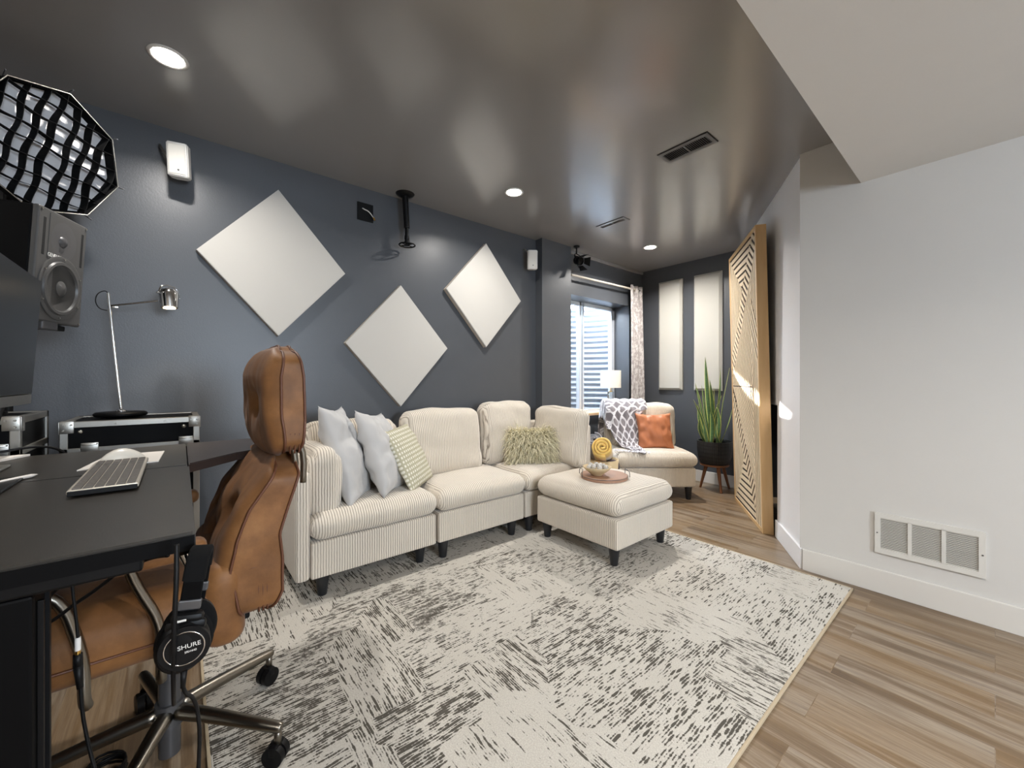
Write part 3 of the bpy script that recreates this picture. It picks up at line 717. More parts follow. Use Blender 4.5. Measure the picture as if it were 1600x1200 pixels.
# ---------------------------------------------------------------- slatted wooden screen
PF=Vector((-1.545,3.965,0)); PN_=Vector((-1.068,3.232,0)); px=(PN_-PF); PW=px.length; px.normalize(); pn=Vector((-px.y,px.x,0))
if pn.dot(Vector((1,0,0)))>0: pn=-pn   # pn faces the room
PHT=2.235
lean=Matrix.Identity(4); 
zax=(Vector((0,0,1))+pn*.022).normalized()
PMX=frame(px,-pn,zax,PF)  # local x along the screen, y into the wall, z up
t=thing('slatted_screen','tall pale wooden screen with geometric slat pattern leaning at the diagonal wall','screen',PF)
FWd=.035; TH_=.070
for nm,a,c in (('side_rail',(0,0,0),(.026,TH_,PHT)),('side_rail',(PW-.026,0,0),(PW,TH_,PHT)),('cross_rail',(.026,0,0),(PW-.026,TH_,.03)),('cross_rail',(.026,0,PHT-.03),(PW-.026,TH_,PHT))):
    b=BM(); box(b,a,c,.002,mat=PMX); obj(nm,b,'pine',t)
b=BM(); box(b,(.02,.0068,.02),(PW-.02,.016,PHT-.02),mat=PMX); obj('backing_board',b,'shaded_back',t)
def clip(poly,a,n_):
    out=[]
    for i in range(len(poly)):
        p,q=poly[i],poly[(i+1)%len(poly)]; dp=(p-a).dot(n_); dq=(q-a).dot(n_)
        if dp>=0: out.append(p)
        if (dp>=0)!=(dq>=0): out.append(p+(q-p)*(dp/(dp-dq)))
    return out
def slats(bm,poly,ang,pitch,wd,y0=.0035,y1=.0065,ofs=0):
    poly=[Vector(p) for p in poly]; area=sum(poly[i].x*poly[(i+1)%len(poly)].y-poly[(i+1)%len(poly)].x*poly[i].y for i in range(len(poly)))
    if area<0: poly=poly[::-1]
    d=Vector((math.cos(ang),math.sin(ang))); n_=Vector((-d.y,d.x)); ks=[p.dot(n_) for p in poly]
    k=math.floor((min(ks)-ofs)/pitch)*pitch+ofs
    while k<max(ks):
        s=[Vector((n_*(k)+d*(-9)))+Vector((0,0)),n_*k+d*9,n_*(k+wd)+d*9,n_*(k+wd)-d*9]
        for i in range(len(poly)):
            a=poly[i]; e=poly[(i+1)%len(poly)]-a; s=clip(s,a,Vector((-e.y,e.x)).normalized())
            if len(s)<3: break
        if len(s)>=3:
            A=[bm.verts.new(PMX@Vector((p.x,y0,p.y))) for p in s]; B=[bm.verts.new(PMX@Vector((p.x,y1,p.y))) for p in s]
            bm.faces.new(A); bm.faces.new(B[::-1])
            for i in range(len(s)): bm.faces.new((A[i],A[(i+1)%len(s)],B[(i+1)%len(s)],B[i]))
        k+=pitch
W_=PW-.026; x0=.026
def P2(s,z): return (x0+(W_-x0)*s,z)
b=BM(); pit=.042; wd=.026
zt=PHT-.03; zm=1.06
# upper left: nested corner, bounded by the diagonal band running from top right to middle left
slats(b,[P2(0,1.62),P2(.50,1.86),P2(0,zt)],R(90),pit,wd)                 # verticals on the far side
slats(b,[P2(0,zt),P2(.50,1.86),P2(.93,zt)],R(0),pit*1.25,wd*1.25)          # horizontals below the top rail
slats(b,[P2(0,1.62),P2(.50,1.86),P2(.42,1.66),P2(0,1.34)],R(90),pit,wd)
# diagonal band of short slats
slats(b,[P2(.86,zt),P2(.99,zt),P2(.99,2.08),P2(.10,1.22),P2(0,1.22),P2(0,1.34)],R(-38),.052,.030)
slats(b,[P2(.0,1.05),P2(.0,1.22),P2(.10,1.22)],R(-38),.052,.030)
# right: verticals near the near-side rail
slats(b,[P2(.99,2.08),P2(.99,1.50),P2(.80,1.76),P2(.80,1.90)],R(90),pit,wd)
# chevron peak falling to the right
slats(b,[P2(.80,1.76),P2(.99,1.50),P2(.99,1.20),P2(.80,1.46)],R(-58),pit,wd)
slats(b,[P2(.80,1.46),P2(.99,1.20),P2(.99,.03),P2(.80,.03)],R(90),pit,wd)
# long slats rising to the right
slats(b,[P2(0,zm),P2(0,1.13),P2(.80,1.90),P2(.80,zm)],R(58),pit,wd)
# lower half: slats falling to the right
slats(b,[P2(0,zm-.008),P2(.80,zm-.008),P2(.80,.30)],R(-45),pit,wd,ofs=.01)
slats(b,[P2(0,zm-.05),P2(.80,.30),P2(.80,.10),P2(0,.86)],R(50),.052,.030)
slats(b,[P2(0,.86),P2(.42,.47),P2(.30,.28),P2(0,.03)],R(90),pit,wd)
slats(b,[P2(0,.03),P2(.42,.47),P2(.80,.10),P2(.80,.03)],R(0),pit*1.25,wd*1.25)
bmesh.ops.recalc_face_normals(b,faces=b.faces[:])
obj('slat_pattern',b,'pine_daylit',t)
# things in the closet behind it
b=BM(); rbox(b,DM@Vector((.60,.22,.42)),(.12,.2,.80),.05,(8,8,16),lambda v,co: co+Vector((.02*nz(co,8,1),.02*nz(co,8,2),0))); obj('hanging_garment',b,'blue_cloth',smooth=True,label='dark blue cloth bundle behind the slatted wooden screen',cat='cloth')
b=BM(); rbox(b,DM@Vector((.57,.13,.16)),(.10,.16,.20),.05,(8,8,8),lambda v,co: co+Vector((.02*nz(co,11,1),.02*nz(co,11,2),0))); obj('storage_bag',b,'paleblue',smooth=True,label='pale blue bag on the floor behind the slatted wooden screen',cat='bag')
# ---------------------------------------------------------------- curtain, rod
t=thing('curtain_rod','pale curtain rod above the basement window','curtain rod',(-2.715,3.6,2.175))
b=BM(); cyl(b,(-2.715,3.02,2.168),(-2.715,4.20,2.178),.011,n=16); obj('pole',b,'rod',t,smooth='edge')
b=BM(); cyl(b,(-2.715,4.20,2.178),(-2.715,4.225,2.178),.014,n=16); obj('finial',b,'chrome',t,smooth='edge')
b=BM(); box(b,(LX,4.17,2.165),(-2.705,4.182,2.185),.002); obj('bracket',b,'gunmetal',t)
b=BM(); nu,nv=70,26; grid=[]
for j in range(nv+1):
    s=j/nv; row=[]
    for i in range(nu+1):
        u=i/nu; wdt=.255+.035*s; y=4.035+wdt*u+.03*s*0; x=-2.72+.026*math.sin(u*2*math.pi*2.5+.4)*(1-.15*s)
        row.append(b.verts.new((x,y+.008*math.sin(s*4+u*5)+.02*s,2.222-s*1.72)))
    grid.append(row)
for j in range(nv):
    for i in range(nu): b.faces.new((grid[j][i],grid[j][i+1],grid[j+1][i+1],grid[j+1][i]))
t=thing('curtain','grey and white patterned curtain gathered at the right of the window','curtain',(-2.72,4.17,2.2))
o=obj('panel',b,'curtain',t,smooth=True); sm=o.modifiers.new('s','SOLIDIFY'); sm.thickness=.003
for yy in (4.06,4.15,4.24):
    b=BM(); n=20; tube(b,[Vector((-2.72+.016*math.cos(a*2*math.pi/n)*.3,yy+.018*math.cos(a*2*math.pi/n),2.178+.02*math.sin(a*2*math.pi/n))) for a in range(n)],.0035,6,closed=True); obj('grommet',b,'gunmetal',t,smooth=True)
# ---------------------------------------------------------------- sill lamp
lx,ly=-2.885,3.895; zs=WZ0+.028
t=thing('table_lamp','small lamp with a white drum shade and glass base on the window sill','lamp',(lx,ly,zs))
b=BM(); box(b,(lx-.045,ly-.045,zs),(lx+.045,ly+.045,zs+.014),.003); obj('base',b,'chrome',t)
b=BM(); box(b,(lx-.028,ly-.028,zs+.014),(lx+.028,ly+.028,zs+.215),.004); obj('stem',b,'crystal',t)
b=BM(); cyl(b,(lx,ly,zs+.215),(lx,ly,zs+.30),.006); cyl(b,(lx,ly,zs+.215),(lx,ly,zs+.225),.02); obj('neck',b,'brass',t,smooth='edge')
b=BM(); lathe(b,[(.118,1.02),(.118,1.222),(.116,1.222),(.116,1.02),(.118,1.02)],(lx,ly,0),48); obj('lamp_shade',b,'lampshade',t,smooth='edge')
b=BM(); lathe(b,[(0,1.10),(.02,1.105),(.028,1.13),(.02,1.155),(0,1.16)],(lx,ly,0),16); obj('bulb',b,emis('sill_bulb',(1,.85,.65,1),6),t,smooth=True)
# ---------------------------------------------------------------- snake plant
cx,cy=-1.815,4.165
t=thing('plant_stand','three legged walnut plant stand in the far nook','plant stand',(cx,cy,0))
b=BM(); lathe(b,[(0,.247),(.13,.247),(.135,.252),(.135,.262),(.13,.266),(0,.266)],(cx,cy,0),40); obj('top',b,'walnut',t,smooth='edge')
for fx_,fy_ in ((-1.952,4.151),(-1.71,4.075),(-1.735,4.318)):
    v=Vector((fx_-cx,fy_-cy,0)); b=BM(); cyl(b,(fx_,fy_,0),(cx+v.x*.55,cy+v.y*.55,.25),.011,.019,16); obj('leg',b,'walnut',t,smooth='edge')
t=thing('potted_snake_plant','snake plant with yellow edged leaves in a black woven pot on the stand','plant',(cx,cy,.266))
b=BM(); lathe(b,[(0,.267),(.125,.267),(.135,.275),(.155,.34),(.162,.42),(.160,.485),(.162,.497),(.152,.497),(.150,.47),(0,.47)],(cx,cy,0),48,uvs=True)
obj('pot',b,'wicker_black',t,smooth='edge')
b=BM(); lathe(b,[(0,.472),(.15,.472)],(cx,cy,0),32); obj('soil',b,'soil',t)
lv=[((1102,557),(1111,680),30,0),((1125,574),(1113,680),16,.03),((1139,575),(1130,682),17,-.03),((1086,598),(1103,680),24,.02),((1084,624),(1098,680),20,-.04),((1092,631),(1100,678),20,.06),((1097,602),(1107,680),16,.07),((1108,592),(1112,680),26,.04),((1126,618),(1111,680),20,0.01),((1143,640),(1130,683),20,-.05),((1120,632),(1119,682),30,-.06),((1122,662),(1126,684),24,-.09),((1101,660),(1101,682),32,-.1),((1110,640),(1110,682),36,-.08),((1092,652),(1099,682),20,-.02),((1115,605),(1114,682),16,.08)]
for i,(tp,bp,wpx,dd) in enumerate(lv):
    D=4.07+dd; T=atd(tp[0],tp[1],D+.0); B=atd(bp[0],672,D); B=Vector((cx+(B.x-cx)*.75,cy+(B.y-cy)*.75,.470)); wl=wpx*.26*D/625/2*.92
    b=BM(); uv=b.loops.layers.uv.active; n=14; prev=None; side=RT*math.cos(i*.9*.5)+FW*math.sin(i*.9*.5); side.normalize()
    bow=.03*math.sin(i*2.1)
    for k in range(n+1):
        s=k/n; c=B.lerp(T,s)+RT*(bow*math.sin(s*math.pi))+FW*(.015*math.sin(s*3+i)); wv=wl*(math.sin(math.pi*min(1,(s*.93+.12))**.9)**.7 if s<1 else 0)*(1 if s<.8 else 1)
        wv=wl*(.55+.45*math.sin(min(1,s*1.6)*math.pi/2))*(1-max(0,(s-.45)/.55)**2.2)
        tw=.5*math.sin(s*2+i); sd=side*math.cos(tw)+side.cross(Vector((0,0,1)))*math.sin(tw); fw_=sd.cross(Vector((0,0,1)))
        q=(b.verts.new(c-sd*wv),b.verts.new(c+fw_*wv*.35),b.verts.new(c+sd*wv))
        if prev:
            for m_ in (0,1):
                f=b.faces.new((prev[m_],prev[m_+1],q[m_+1],q[m_]))
                for l,u_ in zip(f.loops,(m_*.5,m_*.5+.5,m_*.5+.5,m_*.5)): l[uv].uv=(u_,s)
        prev=q
    o=obj('leaf',b,'leaf',t,smooth=True); sm=o.modifiers.new('s','SOLIDIFY'); sm.thickness=.0025
# ---------------------------------------------------------------- desk
DZ=.87
t=thing('desk','black L shaped office desk in the left foreground','desk',(-1.3,-.3,0))
b=BM(); prism(b,[(-.806,.018),(-1.452,.018),(-1.452,-1.1),(-.796,-1.1)],DZ-.026,DZ)
bmesh.ops.bevel(b,geom=[e for e in b.edges if all(v.co.z>DZ-.01 for v in e.verts)],offset=.004,segments=2,affect='EDGES'); obj('front_top',b,'desk',t)
b=BM(); prism(b,[(-1.456,.014),(-1.945,.014),(-1.945,-1.1),(-1.456,-1.1)],DZ-.026,DZ)
bmesh.ops.bevel(b,geom=[e for e in b.edges if all(v.co.z>DZ-.01 for v in e.verts)],offset=.003,segments=2,affect='EDGES'); obj('rear_top',b,'desk',t)
b=BM(); prism(b,[(-1.47,.017),(-1.60,.142),(-1.71,.36),(-1.84,.40),(-1.955,.36),(-1.955,.017)],DZ-.026,DZ)
bmesh.ops.bevel(b,geom=[e for e in b.edges if all(v.co.z>DZ-.01 for v in e.verts)],offset=.003,segments=2,affect='EDGES'); obj('wing',b,'desk_wing',t,label='dark brown corner wing')
b=BM(); A=[Vector((-.8045,.0165,0)),Vector((-.7945,-1.1,0))]
prism(b,[(A[0].x+.0006,A[0].y),(A[0].x-.004,A[0].y),(A[1].x-.004,A[1].y),(A[1].x+.0006,A[1].y)],DZ-.0275,DZ-.0045); obj('edge_band',b,'black_satin',t)
b=BM(); box(b,(-1.40,-1.0,.815),(-.835,-.045,DZ-.026),.004); obj('apron',b,'black',t)
b=BM(); cyl(b,(-.815,.006,DZ-.03),(-.82,.012,DZ-.055),.012,.009,16); obj('corner_cap',b,'chrome',t,smooth='edge')
b=BM(); box(b,(-.905,-1.02,0),(-.835,-.155,.815),.004); obj('leg_panel',b,'black_satin',t)
b=BM(); box(b,(-1.89,-1.02,0),(-1.83,-.75,.845),.004); obj('leg_panel',b,'black_satin',t)
b=BM(); box(b,(-.905,-.155,0),(-.895,-.150,.80)); box(b,(-.86,-.155,.02),(-.853,-.1485,.80),.001); obj('leg_trim',b,'black',t)
# keyboard
def at(u,v,z=DZ): return atz(u,v,z)
k0=at(217,765); k1=at(232,722); k2=at(122,768); k3=at(160,722)
kx=(k1-k0); KL=kx.length; kx.normalize(); ky=Vector((-kx.y,kx.x,0)); 
if ky.dot(k2-k0)<0: ky=-ky
KW=.108
KM=frame(kx,ky,Vector((0,0,1)),k0+Vector((0,0,.002)))
t=thing('keyboard','slim silver keyboard with grey keys on the black desk','keyboard',tuple(k0+kx*KL/2+ky*KW/2))
b=BM(); box(b,(0,0,.004),(KL,KW,.013),.003,mat=KM@Matrix.Rotation(R(0),4,'X')); obj('body',b,'key_body',t)
b=BM(); box(b,(.01,KW-.03,0),(KL-.01,KW-.004,.006),.001,mat=KM); box(b,(.01,.004,0),(KL-.01,.03,.006),.001,mat=KM); box(b,(-.004,.002,.002),(.0,KW-.002,.012),.001,mat=KM); obj('underside',b,'black',t)
b=BM(); rows=6; xs0=.006
for r_ in range(rows):
    y0=.006+r_*(KW-.010)/rows; hh=(KW-.010)/rows-.003; x=xs0; c_=0
    groups=[(0,.72*KL),(.735*KL,.815*KL),(.83*KL,KL-.006)]
    for g0,g1 in groups:
        g0=max(g0,xs0); n=max(3,int((g1-g0)/.0175)); pw=(g1-g0)/n
        i=0
        while i<n:
            w_=1
            if r_==rows-1-5 and g0<.1 and i==4: w_=6
            w_=min(w_,n-i)
            box(b,(g0+i*pw+.001,y0,.013),(g0+(i+w_)*pw-.0032,y0+hh,.0155),mat=KM); i+=w_
obj('keys',b,'key',t)
# mat and mouse
m0,m1,m2,m3=at(120,737),at(168,713),at(257,706),at(248,722)
b=BM(); A=[b.verts.new(p+Vector((0,0,.0035))) for p in (m0,m1,m2,m3)]; B=[b.verts.new(p+Vector((0,0,.0008))) for p in (m0,m1,m2,m3)]
b.faces.new(A); b.faces.new(B[::-1])
for i in range(4): b.faces.new((A[i],A[(i+1)%4],B[(i+1)%4],B[i]))
bmesh.ops.recalc_face_normals(b,faces=b.faces[:]); obj('mouse_mat',b,'paper',label='white mouse mat on the black desk behind the keyboard',cat='mouse mat',origin=tuple((m0+m1+m2+m3)/4))
mc=at(192,722); 
def dfm(v,co):
    s=v.x; co.z*= (1-.55*max(0,-s)**1.5-.35*max(0,s)**2); return co
b=BM(); ang=math.atan2((at(223,712)-at(163,720)).y,(at(223,712)-at(163,720)).x)
V,Fc=rgrid(14,10,6); out=[]
mm=Matrix.Translation(mc+Vector((0,0,.0045)))@Matrix.Rotation(ang,4,'Z')
for v in V:
    p=v.normalized()*max(abs(v.x),abs(v.y),abs(v.z))**.3 if v.length else v
    z=max(0,p.z); hz_=.036*(1-.35*p.x*p.x)*(1-.1*p.x)
    out.append(b.verts.new(mm@Vector((p.x*.052,p.y*.028,z*hz_))))
for f in Fc: b.faces.new([out[i] for i in f])
obj('computer_mouse',b,'mouse',smooth=True,label='white wireless computer mouse resting on the white mat',cat='mouse',origin=tuple(mc))
# tablet and pencil
p0=at(45,747); b=BM(); box(b,(-1.505,-.62,DZ+.001),(-1.29,-.290,DZ+.007),.0025); obj('tablet',b,'screen',label='dark tablet lying on the desk at the left edge of the photo',cat='tablet',origin=(-1.4,-.45,DZ))
b=BM(); cyl(b,(-1.278,-.44,DZ+.006),(-1.500,-.281,DZ+.006),.0042,n=12); cyl(b,(-1.5,-.281,DZ+.006),(-1.512,-.273,DZ+.006),.0042,.0006,12)
obj('stylus',b,'paper',smooth='edge',label='white stylus along the edge of the dark tablet',cat='stylus',origin=(-1.39,-.36,DZ+.006))
b=BM(); q=[Vector((-1.80,-.62,DZ+.001)),Vector((-1.80,-.425,DZ+.001)),Vector((-1.935,-.365,DZ+.001)),Vector((-1.935,-.62,DZ+.001))]
A=[b.verts.new(p+Vector((0,0,.006))) for p in q]; B=[b.verts.new(p) for p in q]; b.faces.new(A); b.faces.new(B[::-1])
for i in range(4): b.faces.new((A[i],A[(i+1)%4],B[(i+1)%4],B[i]))
bmesh.ops.recalc_face_normals(b,faces=b.faces[:]); obj('notepad',b,'paper',label='pale notepad at the rear left of the desk under the monitor',cat='notepad',origin=(-1.87,-.5,DZ))
b=BM(); tube(b,[(-1.93,-.60,DZ+.012),(-1.925,-.43,DZ+.018),(-1.95,-.36,DZ+.03),(-1.99,-.31,DZ+.012),(-2.03,-.28,DZ-.05),(-2.08,-.26,DZ-.25)],.004,8,2); obj('cable',b,'black',smooth=True,label='black cable curling over the rear edge of the desk by the flight case',cat='cable',origin=(-1.95,-.4,DZ))
# ---------------------------------------------------------------- flight cases
def flightcase(name,label,x0,x1,y0,y1,zt,lid=.10,face='x'):
    t=thing(name,label,'flight case',((x0+x1)/2,(y0+y1)/2,0))
    b=BM(); box(b,(x0+.006,y0+.006,.03),(x1-.006,y1-.006,zt-.004)); obj('body',b,'black_fabric' if face=='b' else M['black_satin'],t)
    e=.024
    b=BM()
    for z in (zt,zt-lid-.02,.05):
        for yy in (y0,y1): 
            s=1 if yy==y1 else -1
            box(b,(x0,yy-e*(s>0),z-e if z==zt else z-.012),(x1,yy+e*(s<0),z if z==zt else z+.012),.002)
        for xx in (x0,x1):
            s=1 if xx==x1 else -1
            box(b,(xx-e*(s>0),y0,z-e if z==zt else z-.012),(xx+e*(s<0),y1,z if z==zt else z+.012),.002)
    for yy in (y0,y1):
        for xx in (x0,x1):
            box(b,(xx-e*(xx==x1),yy-e*(yy==y1),.04),(xx+e*(xx==x0),yy+e*(yy==y0),zt-.01),.002)
    # ribs along the lid extrusion
    for k in range(3):
        z=zt-.008-.007*k; box(b,(x1,y0+.02,z-.001),(x1+.0012,y1-.02,z+.0012))
    obj('edge_extrusion',b,'alu',t)
    for yy,s in ((y0,1),(y1,-1)):
        b=BM(); box(b,(x1-.002,yy,zt-.046),(x1+.003,yy+s*.040,zt),.001) if s>0 else box(b,(x1-.002,yy-.040,zt-.046),(x1+.003,yy,zt),.001)
        box(b,(x1-.045,min(yy,yy+s*.04),zt-.001),(x1,max(yy,yy+s*.04),zt+.0025),.001)
        box(b,(x1-.04,yy-(.003 if s>0 else 0),zt-.05),(x1,yy+(.003 if s<0 else 0),zt),.001)
        for dy,dz_ in ((.011,-.012),(.033,-.012),(.011,-.034)): cyl(b,(x1+.002,yy+s*dy,zt+dz_),(x1+.0055,yy+s*dy,zt+dz_),.0042,.003,10)
        obj('corner_bracket',b,'alu',t,smooth='edge')
        b=BM(); lathe(b,[(0,.008),(.006,.007),(.0085,0)],(0,0,0),12,mat=Matrix.Rotation(R(90),4,'Y')); b.transform(Matrix.Translation((x1-.004,yy+s*.058,zt-.042)))
        obj('rivet_cap',b,'alu',t,smooth=True)
    for k in (.36,.72):
        b=BM(); yy=y0+(y1-y0)*k; cyl(b,(x1,yy,zt-.014),(x1+.004,yy,zt-.014),.0042,.003,10); obj('rivet',b,'alu',t,smooth='edge')
    for yy in (y0+.085,y1-.05):
        b=BM(); box(b,(x1,yy-.026,zt-lid-.035),(x1+.004,yy+.026,zt-lid+.012),.002); tube(b,[(x1+.004,yy-.022,zt-lid+.006),(x1+.016,yy-.020,zt-lid+.006),(x1+.016,yy+.020,zt-lid+.006),(x1+.004,yy+.022,zt-lid+.006)],.0028,8,1)
        obj('latch',b,'alu',t,smooth='edge')
    return t
flightcase('flight_case','black flight case with aluminium edges behind the desk, carrying the chrome lamp',-2.76,-2.385,-.375,.068,.939)
flightcase('flight_case','aluminium edged flight case at the left edge of the photo, below the monitor',-2.48,-2.10,-1.05,-.418,.985)
# ---------------------------------------------------------------- chrome desk lamp
bx_,by_=-2.60,-.215; Z0=.9415
t=thing('desk_lamp','chrome desk lamp with a small bell head, lit, on the flight case','lamp',(bx_,by_,Z0))
b=BM(); lathe(b,[(0,0),(.085,0),(.092,.006),(.092,.014),(.085,.020),(0,.022)],(bx_,by_,Z0),48); obj('base',b,M['black_satin'],t,smooth='edge')
b=BM(); lathe(b,[(.02,.021),(.02,.028),(.008,.034),(0,.034)],(bx_,by_,Z0),24); 
obj('hub',b,'chrome',t,smooth='edge')
top=atx(169,458,bx_); bot=Vector((bx_,by_,Z0+.03)); b=BM(); cyl(b,bot,top,.0062,n=16); obj('stem',b,'chrome',t,smooth='edge')
jn=atx(171,478,bx_); hd=atx(247,470,bx_+.02)
b=BM(); cyl(b,jn,hd,.0042,n=12); box(b,jn+Vector((-.004,-.006,-.008)),jn+Vector((.004,.03,.004)),.002); obj('arm',b,'chrome',t,smooth='edge')
hc=atx(263,450,bx_+.03); ax=(Vector((.10,.045,-.99))).normalized()
q=ax.to_track_quat('Z','Y').to_matrix().to_4x4()
b=BM(); lathe(b,[(0,0),(.014,.001),(.030,.010),(.038,.026),(.0385,.034),(.0335,.098),(.0325,.098),(.037,.034),(.028,.014),(0,.006)],(0,0,0),40); b.transform(Matrix.Translation(hc)@q); obj('lamp_head',b,'chrome',t,smooth='edge')
b=BM(); lathe(b,[(0,.070),(.016,.074),(.024,.086),(0,.090)],(0,0,0),20); b.transform(Matrix.Translation(hc)@q); obj('bulb',b,'lamp_glow',t,smooth=True)
b=BM(); tube(b,[hc+q.to_3x3()@Vector((-.040,0,.03)),hc+q.to_3x3()@Vector((-.030,0,-.006)),hc+q.to_3x3()@Vector((0,0,-.014)),hc+q.to_3x3()@Vector((.034,0,-.004)),hc+q.to_3x3()@Vector((.042,0,.03)),hc+q.to_3x3()@Vector((.043,0,.046))],.003,8,2)
cyl(b,hc+q.to_3x3()@Vector((-.048,0,.03)),hc+q.to_3x3()@Vector((-.036,0,.03)),.005,n=10); obj('yoke',b,'chrome',t,smooth=True)
b=BM(); tube(b,[top+Vector((0,0,.0)),top+Vector((0,-.01,.012)),top+Vector((0,-.035,-.005)),top+Vector((0,-.043,-.04)),top+Vector((0,-.03,-.075)),top+Vector((0,-.003,-.08))],.0022,8,3); obj('cord_loop',b,'black',t,smooth=True)
ld=bpy.data.lights.new('desk_lamp_light','SPOT'); ld.energy=5; ld.color=(1,.76,.48); ld.spot_size=R(110); ld.spot_blend=.6; ld.shadow_soft_size=.02
lo=bpy.data.objects.new('desk_lamp_light',ld); COL.objects.link(lo); lo.parent=t; lo.location=hc+ax*.095-t.location; lo.rotation_euler=(-q.to_3x3().col[2]).to_track_quat('Z','Y').to_euler()
# ---------------------------------------------------------------- studio monitor speaker
def ellcyl(): pass
SR=Vector((-2.29,-.31,0)); SL=Vector((-2.075,-.396,0)); sx=(SR-SL); SWd=sx.length; sx.normalize(); sn=Vector((-sx.y,sx.x,0)); 
if sn.y<0: sn=-sn
sz=(Vector((0,0,1))+sn*.06).normalized(); sn2=(sn-sz*sn.dot(sz)).normalized()
SM=frame(sx,-sn2,sz,SL+Vector((0,0,1.315)))   # x to the photo's right, y into the cabinet, z up; front face y=0
SH=.394
t=thing('studio_speaker','dark grey studio speaker with two round drivers, behind the desk','speaker',tuple(SL+Vector((0,0,1.315))))
b=BM(); box(b,(.002,.012,.002),(SWd-.002,.24,SH-.002),.006,mat=SM); obj('cabinet',b,M['black_satin'],t)
b=BM(); box(b,(0,-.006,0),(SWd,.014,SH),.007,mat=SM,seg=3); obj('baffle',b,'speaker_grey',t)
ES=1.125
for xx in (.0275,SWd-.0235):
    b=BM(); box(b,(xx-.006,-.0065,SH*.48+.04),(xx+.006,-.005,SH-.035),.001,mat=SM); obj('port_slot',b,'void',t)
def disc(prof,cx_,cz_,mat,name,par,n=48):
    b=BM(); m_=SM@Matrix.Translation((cx_,-.006,cz_))@Matrix.Rotation(R(90),4,'X'); lathe(b,prof,(0,0,0),n,sx=1,sy=ES); b.transform(m_); return obj(name,b,mat,par,smooth='edge')
wc=(SWd*.5,.128); tcx=(SWd*.5,.300)
wf=disc([(.103,0),(.103,.004),(.098,.006),(.086,.003)],*wc,'speaker_grey','woofer',t)
disc([(.087,.003),(.084,.009),(.076,.009),(.070,.001)],*wc,'rubber','surround',wf)
disc([(.071,.001),(.050,-.004),(.026,-.008)],*wc,'cone','cone',wf)
disc([(.027,-.008),(.024,.004),(.014,.011),(0,.013)],*wc,'rubber','dust_cap',wf)
b=BM(); 
for k in range(6):
    an=k*math.pi/3+.5; p=Vector((wc[0]+.095*math.cos(an),-.0125,wc[1]+.095*ES*math.sin(an))); cyl(b,SM@p,SM@(p+Vector((0,-.002,0))),.003,n=8)
obj('screws',b,'alu',wf)
b=BM(); box(b,(.047,-.0078,.222),(SWd-.043,-.005,SH-.012),.0012,mat=SM); tw=obj('tweeter_plate',b,'speaker_grey',t)
disc([(.060,.002),(.045,.0012),(.030,.003),(.018,.001)],*tcx,'cone','waveguide',tw)
disc([(.019,.001),(.014,.008),(.006,.012),(0,.0125)],tcx[0]-.006,tcx[1]-.004,'cone','dome',tw)
b=textbm('GENELEC',.015,SM@Matrix.Translation((.077,-.0085,.236))@Matrix.Rotation(R(90),4,'X')@Matrix.Diagonal((1.0,1.3,1,1))); obj('lettering',b,'white_plastic',t,label='white lettering')
b=BM()
for px_,pz_ in ((.012,.385),(SWd-.010,.385),(SWd-.011,.012),(.012,.012)): cyl(b,SM@Vector((px_,-.0062,pz_)),SM@Vector((px_,-.0085,pz_)),.0042,n=10)
obj('corner_screws',b,'alu',t)
c0=SM@Vector((SWd/2,.13,0))
t=thing('speaker_stand','short black stand on the left flight case carrying the studio speaker','speaker stand',(c0.x,c0.y,.9885))
b=BM(); box(b,(.03,.02,-.022),(SWd-.03,.22,-.002),.004,mat=SM); obj('top_plate',b,'black',t)
b=BM(); box(b,(.055,-.004,-.026),(.125,.03,.022),.004,mat=SM); obj('front_clip',b,'gunmetal',t)
b=BM(); cyl(b,(c0.x-.0,c0.y-.07,.995),(c0.x-.0,c0.y-.07,1.29),.02,n=16); obj('pole',b,'black',t,smooth='edge')
b=BM(); lathe(b,[(0,0),(.07,0),(.07,.010),(.03,.016),(0,.016)],(c0.x,c0.y-.07,.9885),32); obj('base',b,'black',t,smooth='edge')
# ---------------------------------------------------------------- computer monitor
MXR,MXL,MY=-1.955,-1.33,-.368
t=thing('computer_monitor','thin black computer monitor with a silver chin at the left edge of the photo','monitor',(-1.64,-.44,DZ))
tl=R(3.5); MM=Matrix.Translation((0,MY,1.035))@Matrix.Rotation(-tl,4,'X')
b=BM(); box(b,(MXR,-.02,.03),(MXL,0,.392),.004,mat=MM); obj('housing',b,'alu',t)
b=BM(); box(b,(MXR+.004,-.0008,.033),(MXL-.004,.0012,.389),mat=MM); obj('screen',b,'screen',t)
b=BM(); box(b,(MXR,-.02,0),(MXL,.001,.029),.002,mat=MM); obj('chin',b,'alu',t)
b=BM(); cyl(b,(-1.62,-.40,1.15),(-1.62,-.43,DZ+.01),.02,n=16); box(b,(-1.73,-.53,DZ),(-1.51,-.36,DZ+.008),.003); obj('stand',b,'alu',t)
b=BM(); tube(b,[MM@Vector((MXR+.01,-.02,.08)),MM@Vector((MXR-.035,-.06,.10)),MM@Vector((MXR-.045,-.05,.05)),MM@Vector((MXR-.02,-.06,-.02)),MM@Vector((MXR+.03,-.06,-.1))],.003,8,3); obj('cable',b,'black',t,smooth=True)
